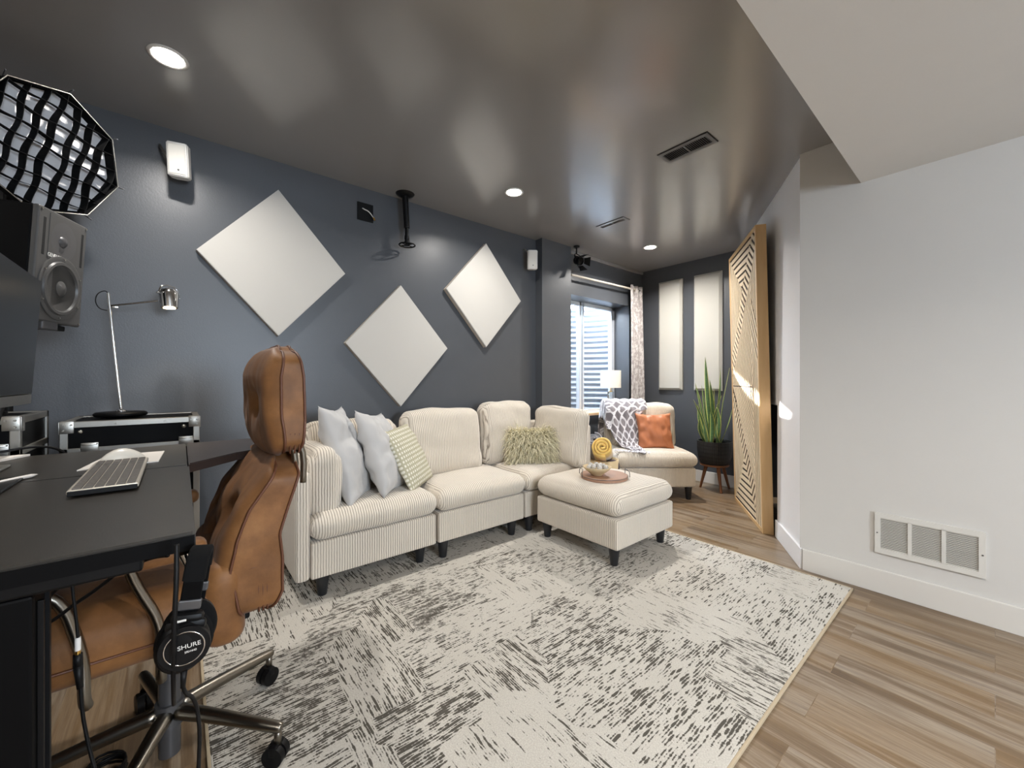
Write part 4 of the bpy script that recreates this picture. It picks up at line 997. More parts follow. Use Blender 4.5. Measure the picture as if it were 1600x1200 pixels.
# ---------------------------------------------------------------- octagonal softbox
k_=1.6/2.157; SBC=Vector((-3.247,-.541,2.344)); org=Vector((0,0,CH)); C0=org+(SBC-org)*k_; RR=.3*k_
az,el,ph=.576,-.215,-2.195
n_=Vector((math.cos(az)*math.cos(el),math.sin(az)*math.cos(el),math.sin(el))); e1=Vector((0,0,1)).cross(n_).normalized(); e2=n_.cross(e1)
def sbp(r,a,dep=0):
    p=(e1*math.cos(a)-e2*math.sin(a))*r+n_*dep; p.z*=1.125; return C0+p
t=thing('octagonal_softbox','octagonal black softbox with white diffuser and egg crate grid, upper left','softbox',tuple(C0))
oc=[ph+i*math.pi/4 for i in range(8)]
b=BM(); prev=None; n=8
rings=[(RR*1.0,.0),(RR*1.0,-.06),(RR*.86,-.10),(RR*.5,-.17),(RR*.16,-.20)]
RG=[]
for r_,d_ in rings: RG.append([b.verts.new(sbp(r_,a,d_)) for a in oc])
for k in range(len(RG)-1):
    for i in range(8): b.faces.new((RG[k][i],RG[k][(i+1)%8],RG[k+1][(i+1)%8],RG[k+1][i]))
b.faces.new(RG[-1])
o=obj('shell',b,'black_fabric',t); sm=o.modifiers.new('s','SOLIDIFY'); sm.thickness=.003
b=BM(); vs=[b.verts.new(sbp(RR*.97,a,-.055)) for a in oc]; c_=b.verts.new(sbp(0,0,-.06))
for i in range(8): b.faces.new((vs[i],vs[(i+1)%8],c_))
obj('diffuser',b,'soft_white',t,smooth=True)
def strip(bm,p,q,dep0,dep1,sag,seed,thick=.0):
    n=26; rows=[]
    for i in range(n+1):
        s=i/n; x=p[0]+(q[0]-p[0])*s; y=p[1]+(q[1]-p[1])*s
        dx,dy=q[0]-p[0],q[1]-p[1]; L=math.hypot(dx,dy); wv=.0035*math.sin(s*L/.15*math.pi*2+seed)+sag*math.sin(s*math.pi)
        x2=x-dy/L*wv; y2=y+dx/L*wv
        def P(xx,yy,dep): 
            v=e1*xx+e2*yy+n_*dep; v.z*=1.125; return C0+v
        rows.append((bm.verts.new(P(x2,y2,dep0)),bm.verts.new(P(x2-dy/L*.5*wv,y2+dx/L*.5*wv,dep1))))
    for i in range(n): bm.faces.new((rows[i][0],rows[i+1][0],rows[i+1][1],rows[i][1]))
def inside_len(off,ang):
    # chord of the octagon at signed offset off along direction ang
    d=Vector((math.cos(ang),math.sin(ang))); nn=Vector((-d.y,d.x)); pts=[Vector((RR*.975*math.cos(a),-RR*.975*math.sin(a))) for a in oc]; hits=[]
    for i in range(8):
        p,q=pts[i],pts[(i+1)%8]; dp=p.dot(nn)-off; dq=q.dot(nn)-off
        if (dp>=0)!=(dq>=0): hits.append(p+(q-p)*(dp/(dp-dq)))
    return hits if len(hits)==2 else None
gb=BM(); edge_b=BM()
for fam,(ang,) in enumerate((( -ph-R(45),),( -ph+R(45),))):
    for k in range(-4,5):
        h=inside_len(k*RR*.222,ang)
        if h:
            strip(gb,(h[0].x,h[0].y),(h[1].x,h[1].y),.0,-.052 if fam==0 else -.034,.004*(k%3-1),k*1.3+fam)
o=obj('grid',gb,'black_fabric',t); sm=o.modifiers.new('s','SOLIDIFY'); sm.thickness=.002
b=BM(); tube(b,[sbp(RR*1.005,a,.003) for a in oc],.0022,6,closed=True); obj('rim_piping',b,'alu',t,smooth=True,label='pale rim piping')
for a in oc:
    b=BM(); tube(b,[sbp(RR*1.08,a,.012),sbp(RR*1.0,a,-.03),sbp(RR*.86,a,-.105),sbp(RR*.5,a,-.175),sbp(RR*.14,a,-.205)],.0025,6,1); obj('rod',b,'gunmetal',t,smooth=True)
b=BM(); cyl(b,sbp(0,0,-.20),sbp(0,0,-.33),.05,n=24); obj('lamp_housing',b,'black',t,smooth='edge')
pb=sbp(0,0,-.30)
t=thing('light_stand','black light stand carrying the octagonal softbox','light stand',(pb.x,pb.y,0))
b=BM(); cyl(b,(pb.x,pb.y,.05),(pb.x,pb.y,pb.z-.05),.014,n=14); obj('pole',b,'black',t,smooth='edge')
b=BM(); lathe(b,[(0,0),(.095,0),(.095,.02),(.02,.03),(0,.03)],(pb.x,pb.y,0),28); obj('base',b,'black',t,smooth='edge')
# ---------------------------------------------------------------- white wall speakers
def wspeaker(c,rz,tilt,sc_,label,arm):
    t=thing('wall_speaker',label,'speaker',tuple(c))
    m_=Matrix.Translation(c)@Matrix.Rotation(rz,4,'Z')@Matrix.Rotation(tilt,4,'Y')
    b=BM(); s=sc_; pts=[(-.045,-.028),(-.018,-.048),(.040,-.048),(.048,-.036),(.048,.036),(.040,.048),(-.018,.048),(-.045,.028)]
    A=[b.verts.new(m_@Vector((x*s,y*s,-.088*s))) for x,y in pts]; B=[b.verts.new(m_@Vector((x*s,y*s,.088*s))) for x,y in pts]
    b.faces.new(A[::-1]); b.faces.new(B)
    for i in range(8): b.faces.new((A[i],A[(i+1)%8],B[(i+1)%8],B[i]))
    bmesh.ops.recalc_face_normals(b,faces=b.faces[:]); bmesh.ops.bevel(b,geom=b.edges[:],offset=.006*s,segments=3,affect='EDGES')
    obj('cabinet',b,'white_plastic',t,smooth='edge')
    b=BM(); box(b,(.047*s,-.037*s,-.076*s),(.051*s,.037*s,.076*s),.003*s,mat=m_); obj('grille',b,'white_metal',t)
    b=BM(); cyl(b,m_@Vector((.051*s,.005*s,-.055*s)),m_@Vector((.0525*s,.005*s,-.055*s)),.005*s,n=12); obj('badge',b,'gunmetal',t)
    b=BM(); tube(b,arm,.0055,10,2); obj('bracket',b,'alu',t,smooth=True)
c=Vector((LX+.115,-.005,2.232)); w0=Vector((LX+.002,-.085,2.325))
wspeaker(c,R(-14),R(10),.92,'white wall speaker above the largest diamond, upper left',[w0,w0+Vector((.03,0,.008)),w0+Vector((.055,.01,-.03)),c+Vector((-.03,-.03,-.01))])
c=Vector((LX+.09,2.475,2.205)); w0=Vector((LX+.002,2.44,2.315))
wspeaker(c,R(-38),R(6),.95,'small white wall speaker beside the dark pilaster',[w0,w0+Vector((.03,0,.0)),w0+Vector((.05,.01,-.03)),c+Vector((-.02,-.0,.02))])
# wall plate
t=thing('wall_plate','black square cable plate high on the wall between two diamonds','wall plate',(LX,.985,2.272))
b=BM(); box(b,(LX,.93,2.212),(LX+.008,1.040,2.335),.002); obj('plate',b,'black',t)
b=BM(); tube(b,[(LX+.008,.965,2.295),(LX+.02,.975,2.285),(LX+.02,1.0,2.28),(LX+.022,1.02,2.262),(LX+.03,1.035,2.235)],.0035,8,2); obj('cable',b,'white_plastic',t,smooth=True)
b=BM(); cyl(b,(LX+.03,1.033,2.24),(LX+.033,1.042,2.222),.006,n=12); obj('plug',b,'brass',t)
# projector mount
mx,my=-2.69,1.235
t=thing('projector_mount','black ceiling mount pole with a round plate, empty','projector mount',(mx,my,CZ))
b=BM(); lathe(b,[(0,-.018),(.030,-.018),(.060,-.008),(.066,0),(0,0)],(mx,my,CZ),32); obj('ceiling_plate',b,'black',t,smooth='edge')
b=BM(); cyl(b,(mx,my,CZ-.015),(mx,my+.012,2.20),.022,.020,20); cyl(b,(mx,my+.012,2.21),(mx,my+.013,2.14),.013,n=16); obj('pole',b,'black',t,smooth='edge')
b=BM(); lathe(b,[(0,.03),(.016,.024),(.018,0),(.008,-.02),(0,-.02)],(mx,my+.013,2.12),18); box(b,(mx-.02,my+.0,2.085),(mx+.02,my+.03,2.11),.003); obj('ball_joint',b,'black',t,smooth='edge')
b=BM(); n=40; tube(b,[(mx+.055*math.cos(i*2*math.pi/n),my+.015+.055*math.sin(i*2*math.pi/n),2.078) for i in range(n)],.005,8,closed=True)
for k in range(4):
    a=k*math.pi/2+.4; box(b,(0,-.006,-.002),(.054,.006,.002),mat=Matrix.Translation((mx,my+.015,2.079))@Matrix.Rotation(a,4,'Z'))
lathe(b,[(0,-.004),(.02,-.004),(.02,.004),(0,.004)],(mx,my+.015,2.079),16); obj('round_plate',b,'black',t,smooth='edge')
# barn door spotlight
sc_=Vector((-2.625,3.03,2.288))
t=thing('barn_door_spotlight','small black spotlight with four barn doors at the pilaster corner','spotlight',tuple(sc_))
dirv=Vector((.75,-.05,-.35)).normalized(); q=dirv.to_track_quat('Z','Y').to_matrix().to_4x4(); m_=Matrix.Translation(sc_)@q
b=BM(); lathe(b,[(0,-.05),(.03,-.05),(.04,-.035),(.04,.03),(.036,.03),(.036,-.03),(0,-.035)],(0,0,0),24); b.transform(m_); obj('can',b,'black',t,smooth='edge')
b=BM(); lathe(b,[(0,.02),(.034,.02)],(0,0,0),24); b.transform(m_); obj('lens',b,'screen',t)
for k in range(4):
    b=BM(); mk=m_@Matrix.Rotation(k*math.pi/2+.3,4,'Z'); w0_,w1_=.026,.046
    vs=[mk@Vector(v) for v in ((.042,-w0_,.032),(.042,w0_,.032),(.075,w1_,.085),(.075,-w1_,.085))]
    nn=(vs[1]-vs[0]).cross(vs[3]-vs[0]).normalized()*.0015
    A=[b.verts.new(v+nn) for v in vs]; B=[b.verts.new(v-nn) for v in vs]; b.faces.new(A); b.faces.new(B[::-1])
    for i in range(4): b.faces.new((A[i],A[(i+1)%4],B[(i+1)%4],B[i]))
    obj('barn_door',b,'black',t)
b=BM(); tube(b,[sc_+Vector((0,-.048,0)),sc_+Vector((-.01,-.05,.05)),sc_+Vector((-.03,-.02,.075)),sc_+Vector((-.03,.02,.075)),sc_+Vector((-.01,.05,.05)),sc_+Vector((0,.048,0))],.005,8,1); cyl(b,sc_+Vector((-.03,0,.075)),Vector((sc_.x-.03,sc_.y,CZ)),.008,n=12); cyl(b,(sc_.x-.03,sc_.y,CZ-.012),(sc_.x-.03,sc_.y,CZ),.03,n=20); obj('yoke',b,'black',t,smooth='edge')
# ---------------------------------------------------------------- ceiling registers
def register(x0,x1,y0,y1,frame_m,label,slot_m='void'):
    t=thing('ceiling_register',label,'air vent',((x0+x1)/2,(y0+y1)/2,CZ))
    z=CZ; b=BM(); fx_=.018; fy_=.026
    box(b,(x0,y0,z-.006),(x1,y0+fy_,z)); box(b,(x0,y1-fy_,z-.006),(x1,y1,z)); box(b,(x0,y0+fy_,z-.006),(x0+fx_,y1-fy_,z)); box(b,(x1-fx_,y0+fy_,z-.006),(x1,y1-fy_,z)); xm=(x0+x1)/2; box(b,(xm-.005,y0+fy_,z-.006),(xm+.005,y1-fy_,z))
    obj('frame',b,frame_m,t)
    b=BM(); n=24
    for i in range(n):
        x=x0+fx_+(x1-x0-2*fx_)*(i+.5)/n
        if abs(x-xm)<.007: continue
        box(b,(-.0032,y0+fy_-.002,-.0006),(.0032,y1-fy_+.002,.0006),mat=Matrix.Translation((x,0,z-.0045))@Matrix.Rotation(R(38),4,'Y'))
    obj('louvers',b,frame_m,t)
    b=BM(); box(b,(x0+.008,y0+.008,z-.0018),(x1-.008,y1-.008,z-.0006)); obj('duct_opening',b,slot_m,t)
    b=BM(); box(b,(x0-.004,y0-.004,z-.002),(x1+.004,y1+.004,z-.0008)); obj('gasket',b,'black',t)
register(-1.272,-.985,2.170,2.302,'duct_grey','dark grey ceiling air register near the white soffit')
register(-2.20,-1.93,2.77,2.86,'dark_ceiling','small painted over ceiling register by the nook downlight','dark_ceiling')
# ---------------------------------------------------------------- return air grille
gx0,gx1,gz0,gz1=-.403,-.026,.209,.419; gy=VY
t=thing('return_air_grille','white three section return air grille low on the right wall','air vent',((gx0+gx1)/2,gy,(gz0+gz1)/2))
b=BM(); yb=gy-.012; hh=.026; vx=.022; secs=[]
box(b,(gx0,yb,gz0),(gx1,gy,gz0+hh)); box(b,(gx0,yb,gz1-hh),(gx1,gy,gz1)); box(b,(gx0,yb,gz0+hh),(gx0+vx,gy,gz1-hh)); box(b,(gx1-vx,yb,gz0+hh),(gx1,gy,gz1-hh))
iw=(gx1-gx0-2*vx-2*.014)/3
for k in range(3): secs.append((gx0+vx+k*(iw+.014),gx0+vx+k*(iw+.014)+iw))
for k in (0,1): box(b,(secs[k][1],yb,gz0+hh-.002),(secs[k+1][0],gy,gz1-hh+.002))
obj('frame',b,'white_metal',t)
for s0,s1 in secs:
    b=BM(); n=19
    for i in range(n):
        z=gz0+hh+(gz1-gz0-2*hh)*(i+.5)/n; box(b,(s0,-.0036,-.0006),(s1,.0036,.0006),mat=Matrix.Translation((0,yb+.005,z))@Matrix.Rotation(R(-62),4,'X'))
    obj('louver_section',b,'white_metal',t)
b=BM(); box(b,(gx0+.01,gy-.002,gz0+.01),(gx1-.01,gy-.0005,gz1-.01)); obj('duct_opening',b,'duct_grey',t)
for xx in (gx0+.010,gx1-.010):
    b=BM(); cyl(b,(xx,yb,.5*(gz0+gz1)),(xx,yb-.002,.5*(gz0+gz1)),.0032,n=10); obj('screw',b,'gunmetal',t)
# ---------------------------------------------------------------- office chair
OX,OY=-1.52,-.025
t=thing('office_chair','tufted brown suede office chair with headrest pushed under the desk','chair',(OX,OY,0))
XN,XF=-1.275,-1.775; XC=(XN+XF)/2; HWX=(XN-XF)/2
def interp(tab,z):
    if z<=tab[0][0]: return tab[0][1]
    for i in range(len(tab)-1):
        if z<=tab[i+1][0]:
            f=(z-tab[i][0])/(tab[i+1][0]-tab[i][0]); return tab[i][1]+(tab[i+1][1]-tab[i][1])*f
    return tab[-1][1]
def pad(name,z0_,z1_,front,rear,hw,tufts,pleats,cround,bulge,n=(34,10,34),seed=0,sub=None):
    def mp(v,extra=0):
        s=(v.z+1)/2; z=z0_+(z1_-z0_)*s
        # rounded corners of the outline
        ex=cround; k=max(0,(abs(v.z)-(1-ex))/ex); wx=hw*(1-(1-math.sqrt(max(0,1-k*k)))*.42)
        kx=max(0,(abs(v.x)-(1-ex))/ex); z=z0_+(z1_-z0_)*(.5+.5*v.z*(1-(1-math.sqrt(max(0,1-kx*kx)))*.10))
        yf=interp(front,z); yr=interp(rear,z); ym=(yf+yr)/2; h_=(yr-yf)/2
        y=ym+v.y*h_
        return Vector((XC+v.x*wx,y,z))
    def full(v):
        p=mp(v); kk=(1-v.x**2)*(1-v.z**2)
        edge=max(abs(v.x),abs(v.z)); 
        # soften block corners
        rx=max(0,(abs(v.x)-.86)/.14); ry=max(0,(abs(v.y)-.35)/.65)
        if abs(v.y)>.99: pass
        if v.y<-.2:
            w_=(-v.y-.2)/.8
            p.y-=w_*bulge*(kk**.38)
            d=0
            for tx,tz in tufts:
                r2=((v.x-tx)*hw)**2+((v.z-tz)*(z1_-z0_)/2)**2; d+=math.exp(-r2/.0011)*.042+math.exp(-r2/.0055)*.022
            for x0_,a in pleats:
                d+=a*math.exp(-((v.x-x0_)/.055)**2)*(1-v.z**4)
            p.y+=w_*d
        elif v.y>.6: p.y+=.012*kk**.5
        p+=Vector((.003*nz(p,14,seed),.004*nz(p,11,seed+1),.003*nz(p,13,seed+2)))
        return p
    V,Fc=rgrid(*n); b=BM(); out=[b.verts.new(full(v)) for v in V]
    for f in Fc: b.faces.new([out[i] for i in f])
    bmesh.ops.recalc_face_normals(b,faces=b.faces[:])
    o=obj(name,b,'suede',t,smooth=True)
    bv=o.modifiers.new('s','SUBSURF'); bv.levels=1; bv.render_levels=1
    for yy in (-.98,.98):
        m=40; loop=[]
        for i in range(4*m):
            q=i//m; f=2*(i%m)/m-1
            v={0:Vector((f,yy,-1)),1:Vector((1,yy,f)),2:Vector((-f,yy,1)),3:Vector((-1,yy,-f))}[q]; p=full(v); c_=Vector((XC,p.y,(z0_+z1_)/2)); d=(p-c_).normalized(); loop.append(p+d*.001)
        b=BM(); tube(b,loop,.0038,6,closed=True); obj('piping',b,'suede_dark',o,smooth=True)
    return o
fr=[(.43,.150),(.50,.118),(.60,.098),(.68,.110),(.76,.140),(.84,.195),(.91,.235)]
re=[(.43,.175),(.47,.195),(.52,.222),(.60,.222),(.68,.215),(.76,.238),(.84,.262),(.91,.262)]
bk=pad('backrest',.435,.895,fr,re,HWX,[(-.42,.30),(.42,.30),(0,-.1)],[(-.55,.006),(-.2,.006),(.2,.006),(.55,.006),(.72,.006),(-.72,.006)],.22,.055,seed=3)
b=BM()
for k,yy in enumerate((.165,.175,.185)):
    tube(b,[(XN-.012,yy,.475),(XN-.003,yy-.002,.52),(XN-.003,yy-.003,.60)],.0026,6,1)
tube(b,[(XN-.003,.125,.600),(XN-.002,.15,.603),(XN-.003,.185,.602)],.002,6); obj('side_seams',b,'suede_dark',bk,smooth=True)
hf=[(.87,.236),(1.0,.222),(1.12,.218),(1.21,.232)]; hr=[(.87,.272),(1.0,.283),(1.12,.280),(1.21,.262)]
HWX2=HWX*.93; hd_=pad('headrest',.872,1.215,hf,hr,HWX2,[(-.36,-.02),(.36,-.02)],[(0,.008),(-.16,.006),(.16,.006),(-.62,.006),(.62,.006),(.75,.005)],.30,.075,seed=8)
b=BM()
for k,yy in enumerate((.245,.257,.269)): tube(b,[(XN-.035,yy,.895),(XN-.022,yy-.002,.925),(XN-.018,yy-.003,.955)],.0024,6,1)
obj('side_seams',b,'suede_dark',hd_,smooth=True)
for x in (XN-.06,XF+.06):
    for yy in (.262,.285):
        b=BM(); tube(b,[(x,yy,.80),(x,yy+.002,.88),(x,yy-.01,.92)],.009,10,1); obj('headrest_post',b,'bronze',t,smooth=True)
# tuft buttons
for zc_,pts in ((.665,[(-.42,.30),(.42,.30),(0,-.1)]),):
    for tx,tz in pts:
        z_=.665+.23*tz; b=BM(); lathe(b,[(0,-.006),(.008,-.004),(.010,.002),(0,.004)],(0,0,0),14,mat=Matrix.Rotation(R(90),4,'X')); y_=interp(fr,z_)-.055*((1-tx*tx)*(1-tz*tz))**.38+.052; b.transform(Matrix.Translation((XC+tx*HWX,y_,z_))); obj('button',b,'suede_dark',bk,smooth=True)
def dfs(v,co):
    k=(1-v.x**2)*(1-v.y**2); 
    if v.z>0: co.z+=.03*k*v.z-.03*math.exp(-((v.x)**2+(v.y)**2)/.03)*v.z
    co+=Vector((.004*nz(co,9,1),.004*nz(co,9,2),.006*nz(co,9,3))); return co
b=BM(); rbox(b,(XC,-.235,.505),(.52,.66,.15),.06,(26,28,8),dfs); st_=obj('seat',b,'suede',t,smooth=True)
b=BM(); y0s,y1s,xx=-.53,.06,XN+.012; tube(b,[(xx,y0s,.487),(xx,y1s,.487)],.003,6); obj('seat_piping',b,'suede_dark',st_,smooth=True)
b=BM(); rbox(b,(XC+.02,.085,.52),(.48,.10,.22),.045,(20,8,10),lambda v,co: co+Vector((0,.01*nz(co,8,6),.008*nz(co,9,7)))); obj('lumbar_roll',b,'suede',t,smooth=True)
b=BM(); box(b,(XC-.10,-.16,.395),(XC+.10,.16,.43),.006); obj('mechanism',b,'black',t)
for s,xx in ((1,XN+.03),(-1,XF-.03)):
    b=BM(); rbox(b,(xx,-.13,.70),(.060,.36,.045),.020,(8,20,6),lambda v,co: co+Vector((0,0,.004*nz(co,9,3)))); ar=obj('armrest',b,'suede',t,smooth=True)
    b=BM(); x2=xx+s*.015; tube(b,[(x2,-.235,.68),(x2,-.190,.655),(x2,-.165,.55),(x2,-.158,.50),(x2,-.158,.43),(x2-s*.01,-.155,.41)],.0105,12,2); obj('support',b,'bronze',ar,smooth=True)
    b=BM(); tube(b,[(x2,-.09,.69),(x2,-.075,.64),(x2,-.04,.56),(x2,-.035,.50),(x2,-.035,.43),(x2-s*.01,-.035,.41)],.0105,12,2); obj('support',b,'bronze',ar,smooth=True)
b=BM(); cyl(b,(OX,OY,.30),(OX,OY,.41),.014,n=16); obj('gas_lift',b,'chrome',t,smooth='edge')
b=BM(); cyl(b,(OX,OY,.035),(OX,OY,.31),.0255,n=24); cyl(b,(OX,OY,.12),(OX,OY,.185),.034,n=24); obj('column',b,'gunmetal',t,smooth='edge')
for a in (121,49,-23,-95,193):
    ar_=R(a); d=Vector((math.cos(ar_),math.sin(ar_),0)); e=Vector((OX,OY,0))+d*.317
    b=BM(); tube(b,[Vector((OX,OY,.155))+d*.02,Vector((OX,OY,.145))+d*.12,Vector((OX,OY,.115))+d*.312,Vector((OX,OY,.112))+d*.328],.022,14,1,taper=.012); cyl(b,Vector((e.x,e.y,.115)),Vector((e.x,e.y,.055)),.010,n=12); obj('base_arm',b,'bronze',t,smooth=True)
    sd=Vector((-d.y,d.x,0)); z_=.0325 if RX0<e.x<RX1 and RY0<e.y<RY1 else .0215; z_+=.011 if z_>.03 else .0105
    zc_=.0295+(.011 if RX0<e.x<RX1 and RY0<e.y<RY1 else 0)
    b=BM()
    for s in (-1,1): 
        c_=Vector((e.x,e.y,zc_))+sd*s*.012-d*.006
        cyl(b,c_-sd*.009,c_+sd*.009,.0292,n=28)
    bmesh.ops.bevel(b,geom=[ed for ed in b.edges if len(ed.link_faces)==2 and ed.calc_face_angle()>1.2],offset=.005,segments=3,affect='EDGES'); box(b,(-.012,-.022,.0),(.014,.022,.032),.006,mat=frame(d,sd,Vector((0,0,1)),Vector((e.x,e.y,zc_))-d*.006))
    obj('caster',b,'black',t,smooth='edge')
# ---------------------------------------------------------------- headphones hanging off the desk edge
hc=atd(313,870,.615); 
t=thing('headphones','black over ear studio headphones hanging from the desk edge','headphones',tuple(hc))
hn=(-FW*.86+RT*.50+Vector((0,0,.05))).normalized()   # from far cup to near cup
hs=hn.cross(Vector((0,0,1))).normalized()*-1         # to the photo's right-ish
if hs.dot(RT)<0: hs=-hs
hm=frame(hs,hn,Vector((0,0,1)),hc)    # x right, y toward the viewer, z up
roll_=Matrix.Rotation(R(8),4,'Y')
HM=hm@roll_@Matrix.Scale(.76,4)
# band
b=BM(); pts=[]; nb=30; rows=[]
for i in range(nb+1):
    a=math.pi*(i/nb); y=-.040*math.cos(a)*1.0+.0; z=-.030+.045*math.sin(a)**.8 if 0<i<nb else -.030
    pts.append((y,z))
pts=[(-.046,-.085),(-.046,-.06)]+pts+[(.040,-.06),(.040,-.085)]
def bandmesh(bm,pts,wd,th):
    rows=[]
    for i,(y,z) in enumerate(pts):
        a=Vector((pts[max(0,i-1)])); c_=Vector(pts[min(len(pts)-1,i+1)]); tn=(c_-a).normalized(); nn=Vector((tn.y,-tn.x))*-1
        ring=[]
        for sx_,sn_ in ((-1,-.5),(-.85,-1),(.85,-1),(1,-.5),(1,.5),(.85,1),(-.85,1),(-1,.5)):
            ring.append(bm.verts.new(HM@Vector((sx_*wd/2,y+nn.x*sn_*th/2,z+nn.y*sn_*th/2))))
        rows.append(ring)
    for i in range(len(rows)-1):
        for k in range(8): bm.faces.new((rows[i][k],rows[i][(k+1)%8],rows[i+1][(k+1)%8],rows[i+1][k]))
    bm.faces.new(rows[0][::-1]); bm.faces.new(rows[-1]); bmesh.ops.recalc_face_normals(bm,faces=bm.faces[:])
bandmesh(b,pts[2:-2],.036,.014); hb=obj('headband',b,'black_fabric',t,smooth='edge')
for y in (-.046,.042):
    b=BM(); box(b,(-.016,y-.003,-.105),(.016,y+.003,-.03),.002,mat=HM); sl=obj('slider',b,M['black_satin'],t)
    b=BM(); box(b,(-.018,y-.0055,-.085),(.018,y+.0055,-.066),.002,mat=HM); obj('slider_cuff',b,'gunmetal',sl)
for s,y in ((1,.046),(-1,-.046)):
    cm=HM@Matrix.Translation((0,y,-.150))
    b=BM(); lathe(b,[(0,.020),(.020,.020),(.034,.016),(.041,.004),(.042,-.006),(.036,-.012),(0,-.012)],(0,0,0),40,sx=1,sy=1.22); b.transform(cm@Matrix.Rotation(R(-90*s),4,'X')); cup=obj('ear_cup',b,'black',t,smooth='edge')
    b=BM(); lathe(b,[(0,-.012),(.040,-.012),(.046,-.020),(.042,-.032),(.026,-.034),(0,-.026)],(0,0,0),40,sx=1,sy=1.22); b.transform(cm@Matrix.Rotation(R(-90*s),4,'X')); obj('ear_pad',b,'black_fabric',t,smooth=True)
    if s>0:
        b=BM(); n=60; c2=cm@Matrix.Translation((.006,0,.004)); tube(b,[c2@Vector((.030*math.cos(i*2*math.pi/n),.0208,.030*math.sin(i*2*math.pi/n))) for i in range(n)],.0010,6,closed=True); obj('trim_ring',b,'chrome',cup,smooth=True)
        b=BM(); cyl(b,c2@Vector((0,.012,0)),c2@Vector((0,.0203,0)),.0295,n=40); obj('cap',b,'black',cup,smooth='edge')
        ry=Matrix.Rotation(R(-90),4,'X')@Matrix.Rotation(R(180),4,'X')@Matrix.Rotation(R(0),4,'Z')
        b=textbm('SHURE',.0112,c2@Matrix.Translation((.0065,.0212,.004))@ry@Matrix.Rotation(R(12),4,'Z')@Matrix.Diagonal((1.05,1.0,1,1)),.0003); obj('lettering',b,'white_plastic',cup)
        b=textbm('SRH440',.0055,c2@Matrix.Translation((.010,.0212,-.006))@ry@Matrix.Rotation(R(12),4,'Z'),.0003); obj('lettering',b,'white_plastic',cup)
        b=BM(); box(b,(-.026,-.012,.045),(.026,.012,.062),.006,mat=cm); box(b,(-.032,-.006,.028),(.032,.010,.050),.006,mat=cm); obj('yoke',b,'black',t,smooth='edge')
        b=BM(); box(b,(-.008,.012,.050),(.008,.0135,.054),.0008,mat=cm@Matrix.Rotation(R(-8),4,'Y')); obj('side_mark',b,'white_plastic',t)
pc=HM@Vector((.012,.060,-.195))
b=BM(); tube(b,[HM@Vector((.010,.055,-.195)),HM@Vector((.014,.06,-.23)),atd(305,1090,.60),atd(313,1140,.60),atd(310,1200,.60),atd(309,1300,.6)],.0026,8,2); cyl(b,HM@Vector((.010,.055,-.192)),HM@Vector((.013,.059,-.222)),.0042,.003,12); obj('cord',b,'black',t,smooth=True)
b=BM(); tube(b,[Vector((hc.x,hc.y,.812)),Vector((hc.x,hc.y,.812))+Vector((.0,.0,.0)),Vector((hc.x-.05,hc.y-.0,.838))],.004,8)
b.free()
b=BM(); kx0=hc-Vector((.0,.0,.008)); tube(b,[Vector((-.835,hc.y-.01,.845)),Vector((-.81,hc.y-.005,.838)),hc+Vector((0,0,-.022))+hn*.0,hc+Vector((.012,0,-.018)),hc+Vector((.02,.0,.004))],.004,8,1); obj('headphone_hook',b,'black',smooth=True,label='small black hook under the desk edge holding the headphones',cat='hook',origin=tuple(hc))
b=BM(); tube(b,[atd(276,850,.57),atd(276,900,.56),atd(273,960,.555),atd(271,1020,.555),atd(271,1075,.57),atd(272,1100,.60)],.0030,8,2); obj('cable',b,'black',smooth=True,label='black cable hanging in front of the headphones',cat='cable',origin=tuple(atd(262,850,.6)))
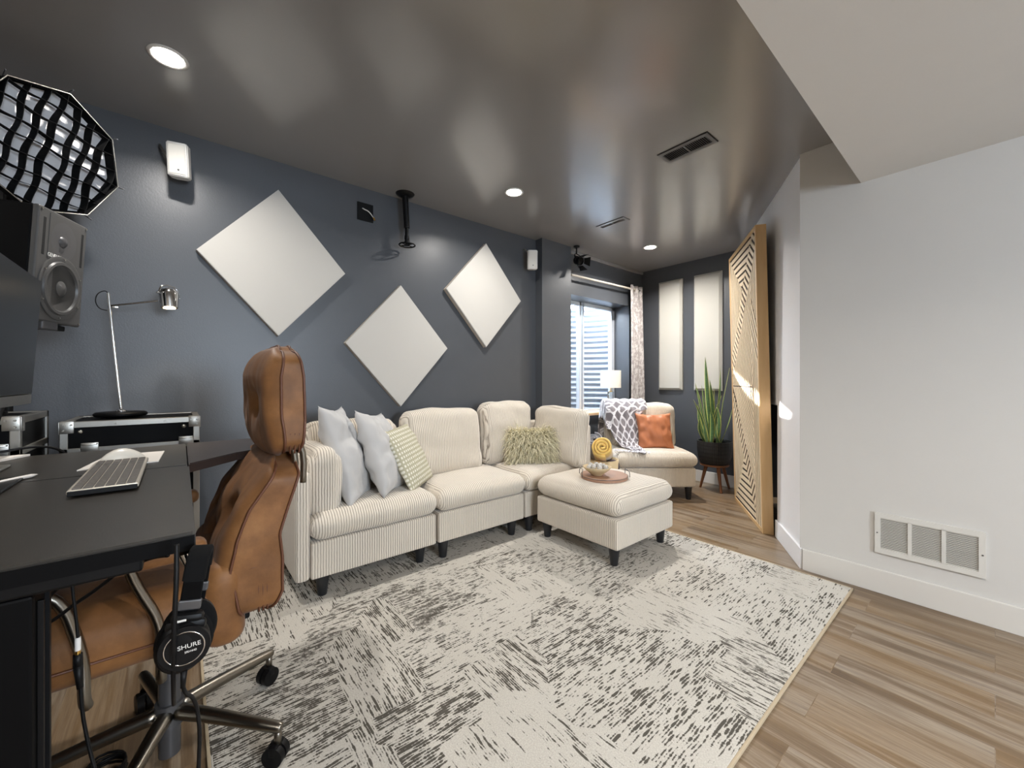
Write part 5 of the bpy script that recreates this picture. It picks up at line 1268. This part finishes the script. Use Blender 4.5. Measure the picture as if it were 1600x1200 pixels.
# extension lead with jack adapter
t=thing('audio_cable','black audio cable with a white and gold adapter hanging under the desk','cable',tuple(atd(113,892,.66)))
b=BM(); tube(b,[atd(112,889,.66),atd(113,920,.66),atd(119,965,.66),atd(122,998,.66)],.0022,8,2); cyl(b,atd(122,1040,.66),atd(125,1075,.66),.0062,.004,12); tube(b,[atd(125,1060,.66),atd(128,1110,.66),atd(135,1150,.66),atd(146,1195,.66),atd(160,1240,.66)],.0026,8,2); cyl(b,atd(121.5,1022,.66),atd(122,1042,.66),.0058,.0062,12); obj('lead',b,'black',t,smooth=True)
b=BM(); cyl(b,atd(121.5,996,.66),atd(121.5,1016,.66),.0038,n=12); obj('adapter',b,'white_plastic',t,smooth='edge')
b=BM(); cyl(b,atd(121.5,1016,.66),atd(121.5,1022,.66),.0036,n=12); obj('contact',b,'brass',t,smooth='edge')
b=BM(); tube(b,[atd(30,1000,.74),atd(57,985,.74),atd(90,965,.74),atd(115,945,.74),atd(150,922,.74),atd(190,890,.74),atd(240,870,.70),atd(262,868,.66)],.0032,8,2); obj('cable',b,'black',smooth=True,label='thick black cable looping across below the desk top',cat='cable',origin=tuple(atd(115,945,.74)))
b=BM(); tube(b,[atd(68,942,.78),atd(85,925,.78),atd(105,905,.78),atd(125,890,.78),atd(160,878,.78)],.0028,8,2); obj('cable',b,'black',smooth=True,label='thin black cable under the desk beside the leg panel',cat='cable',origin=tuple(atd(90,920,.78)))
# coil of cable on the floor
cc=atz(165,1205,.02); b=BM(); pts=[]
for i in range(70):
    a=i*2*math.pi/14; pts.append((cc.x+(.042+.004*math.sin(i))*math.cos(a),cc.y+(.042+.003*math.cos(i*1.3))*math.sin(a),.006+i*.00055))
tube(b,pts,.0035,6); obj('cable_coil',b,'black',smooth=True,label='coil of black cable lying on the floor beneath the desk',cat='cable',origin=tuple(cc))

# ---------------------------------------------------------------- groups of repeats
GR={'sofa_module':'modules of the cream sectional sofa','scatter_cushion':'scatter cushions on the seats','recessed_light':'round recessed downlights','acoustic_panel':'white diamond panels on the left wall','wall_panel':'tall cream panels on the back wall','wall_speaker':'white wall speakers','flight_case':'flight cases behind the desk','rolled_blanket':'rolled blankets in the basket','folded_blanket':'folded blankets in the basket','cable':'loose cables around the desk','ceiling_register':'ceiling air registers'}
for o in COL.objects:
    k=o.name.split('.')[0]
    if o.parent is None and k in GR and 'label' in o.keys(): o['group']=GR[k]
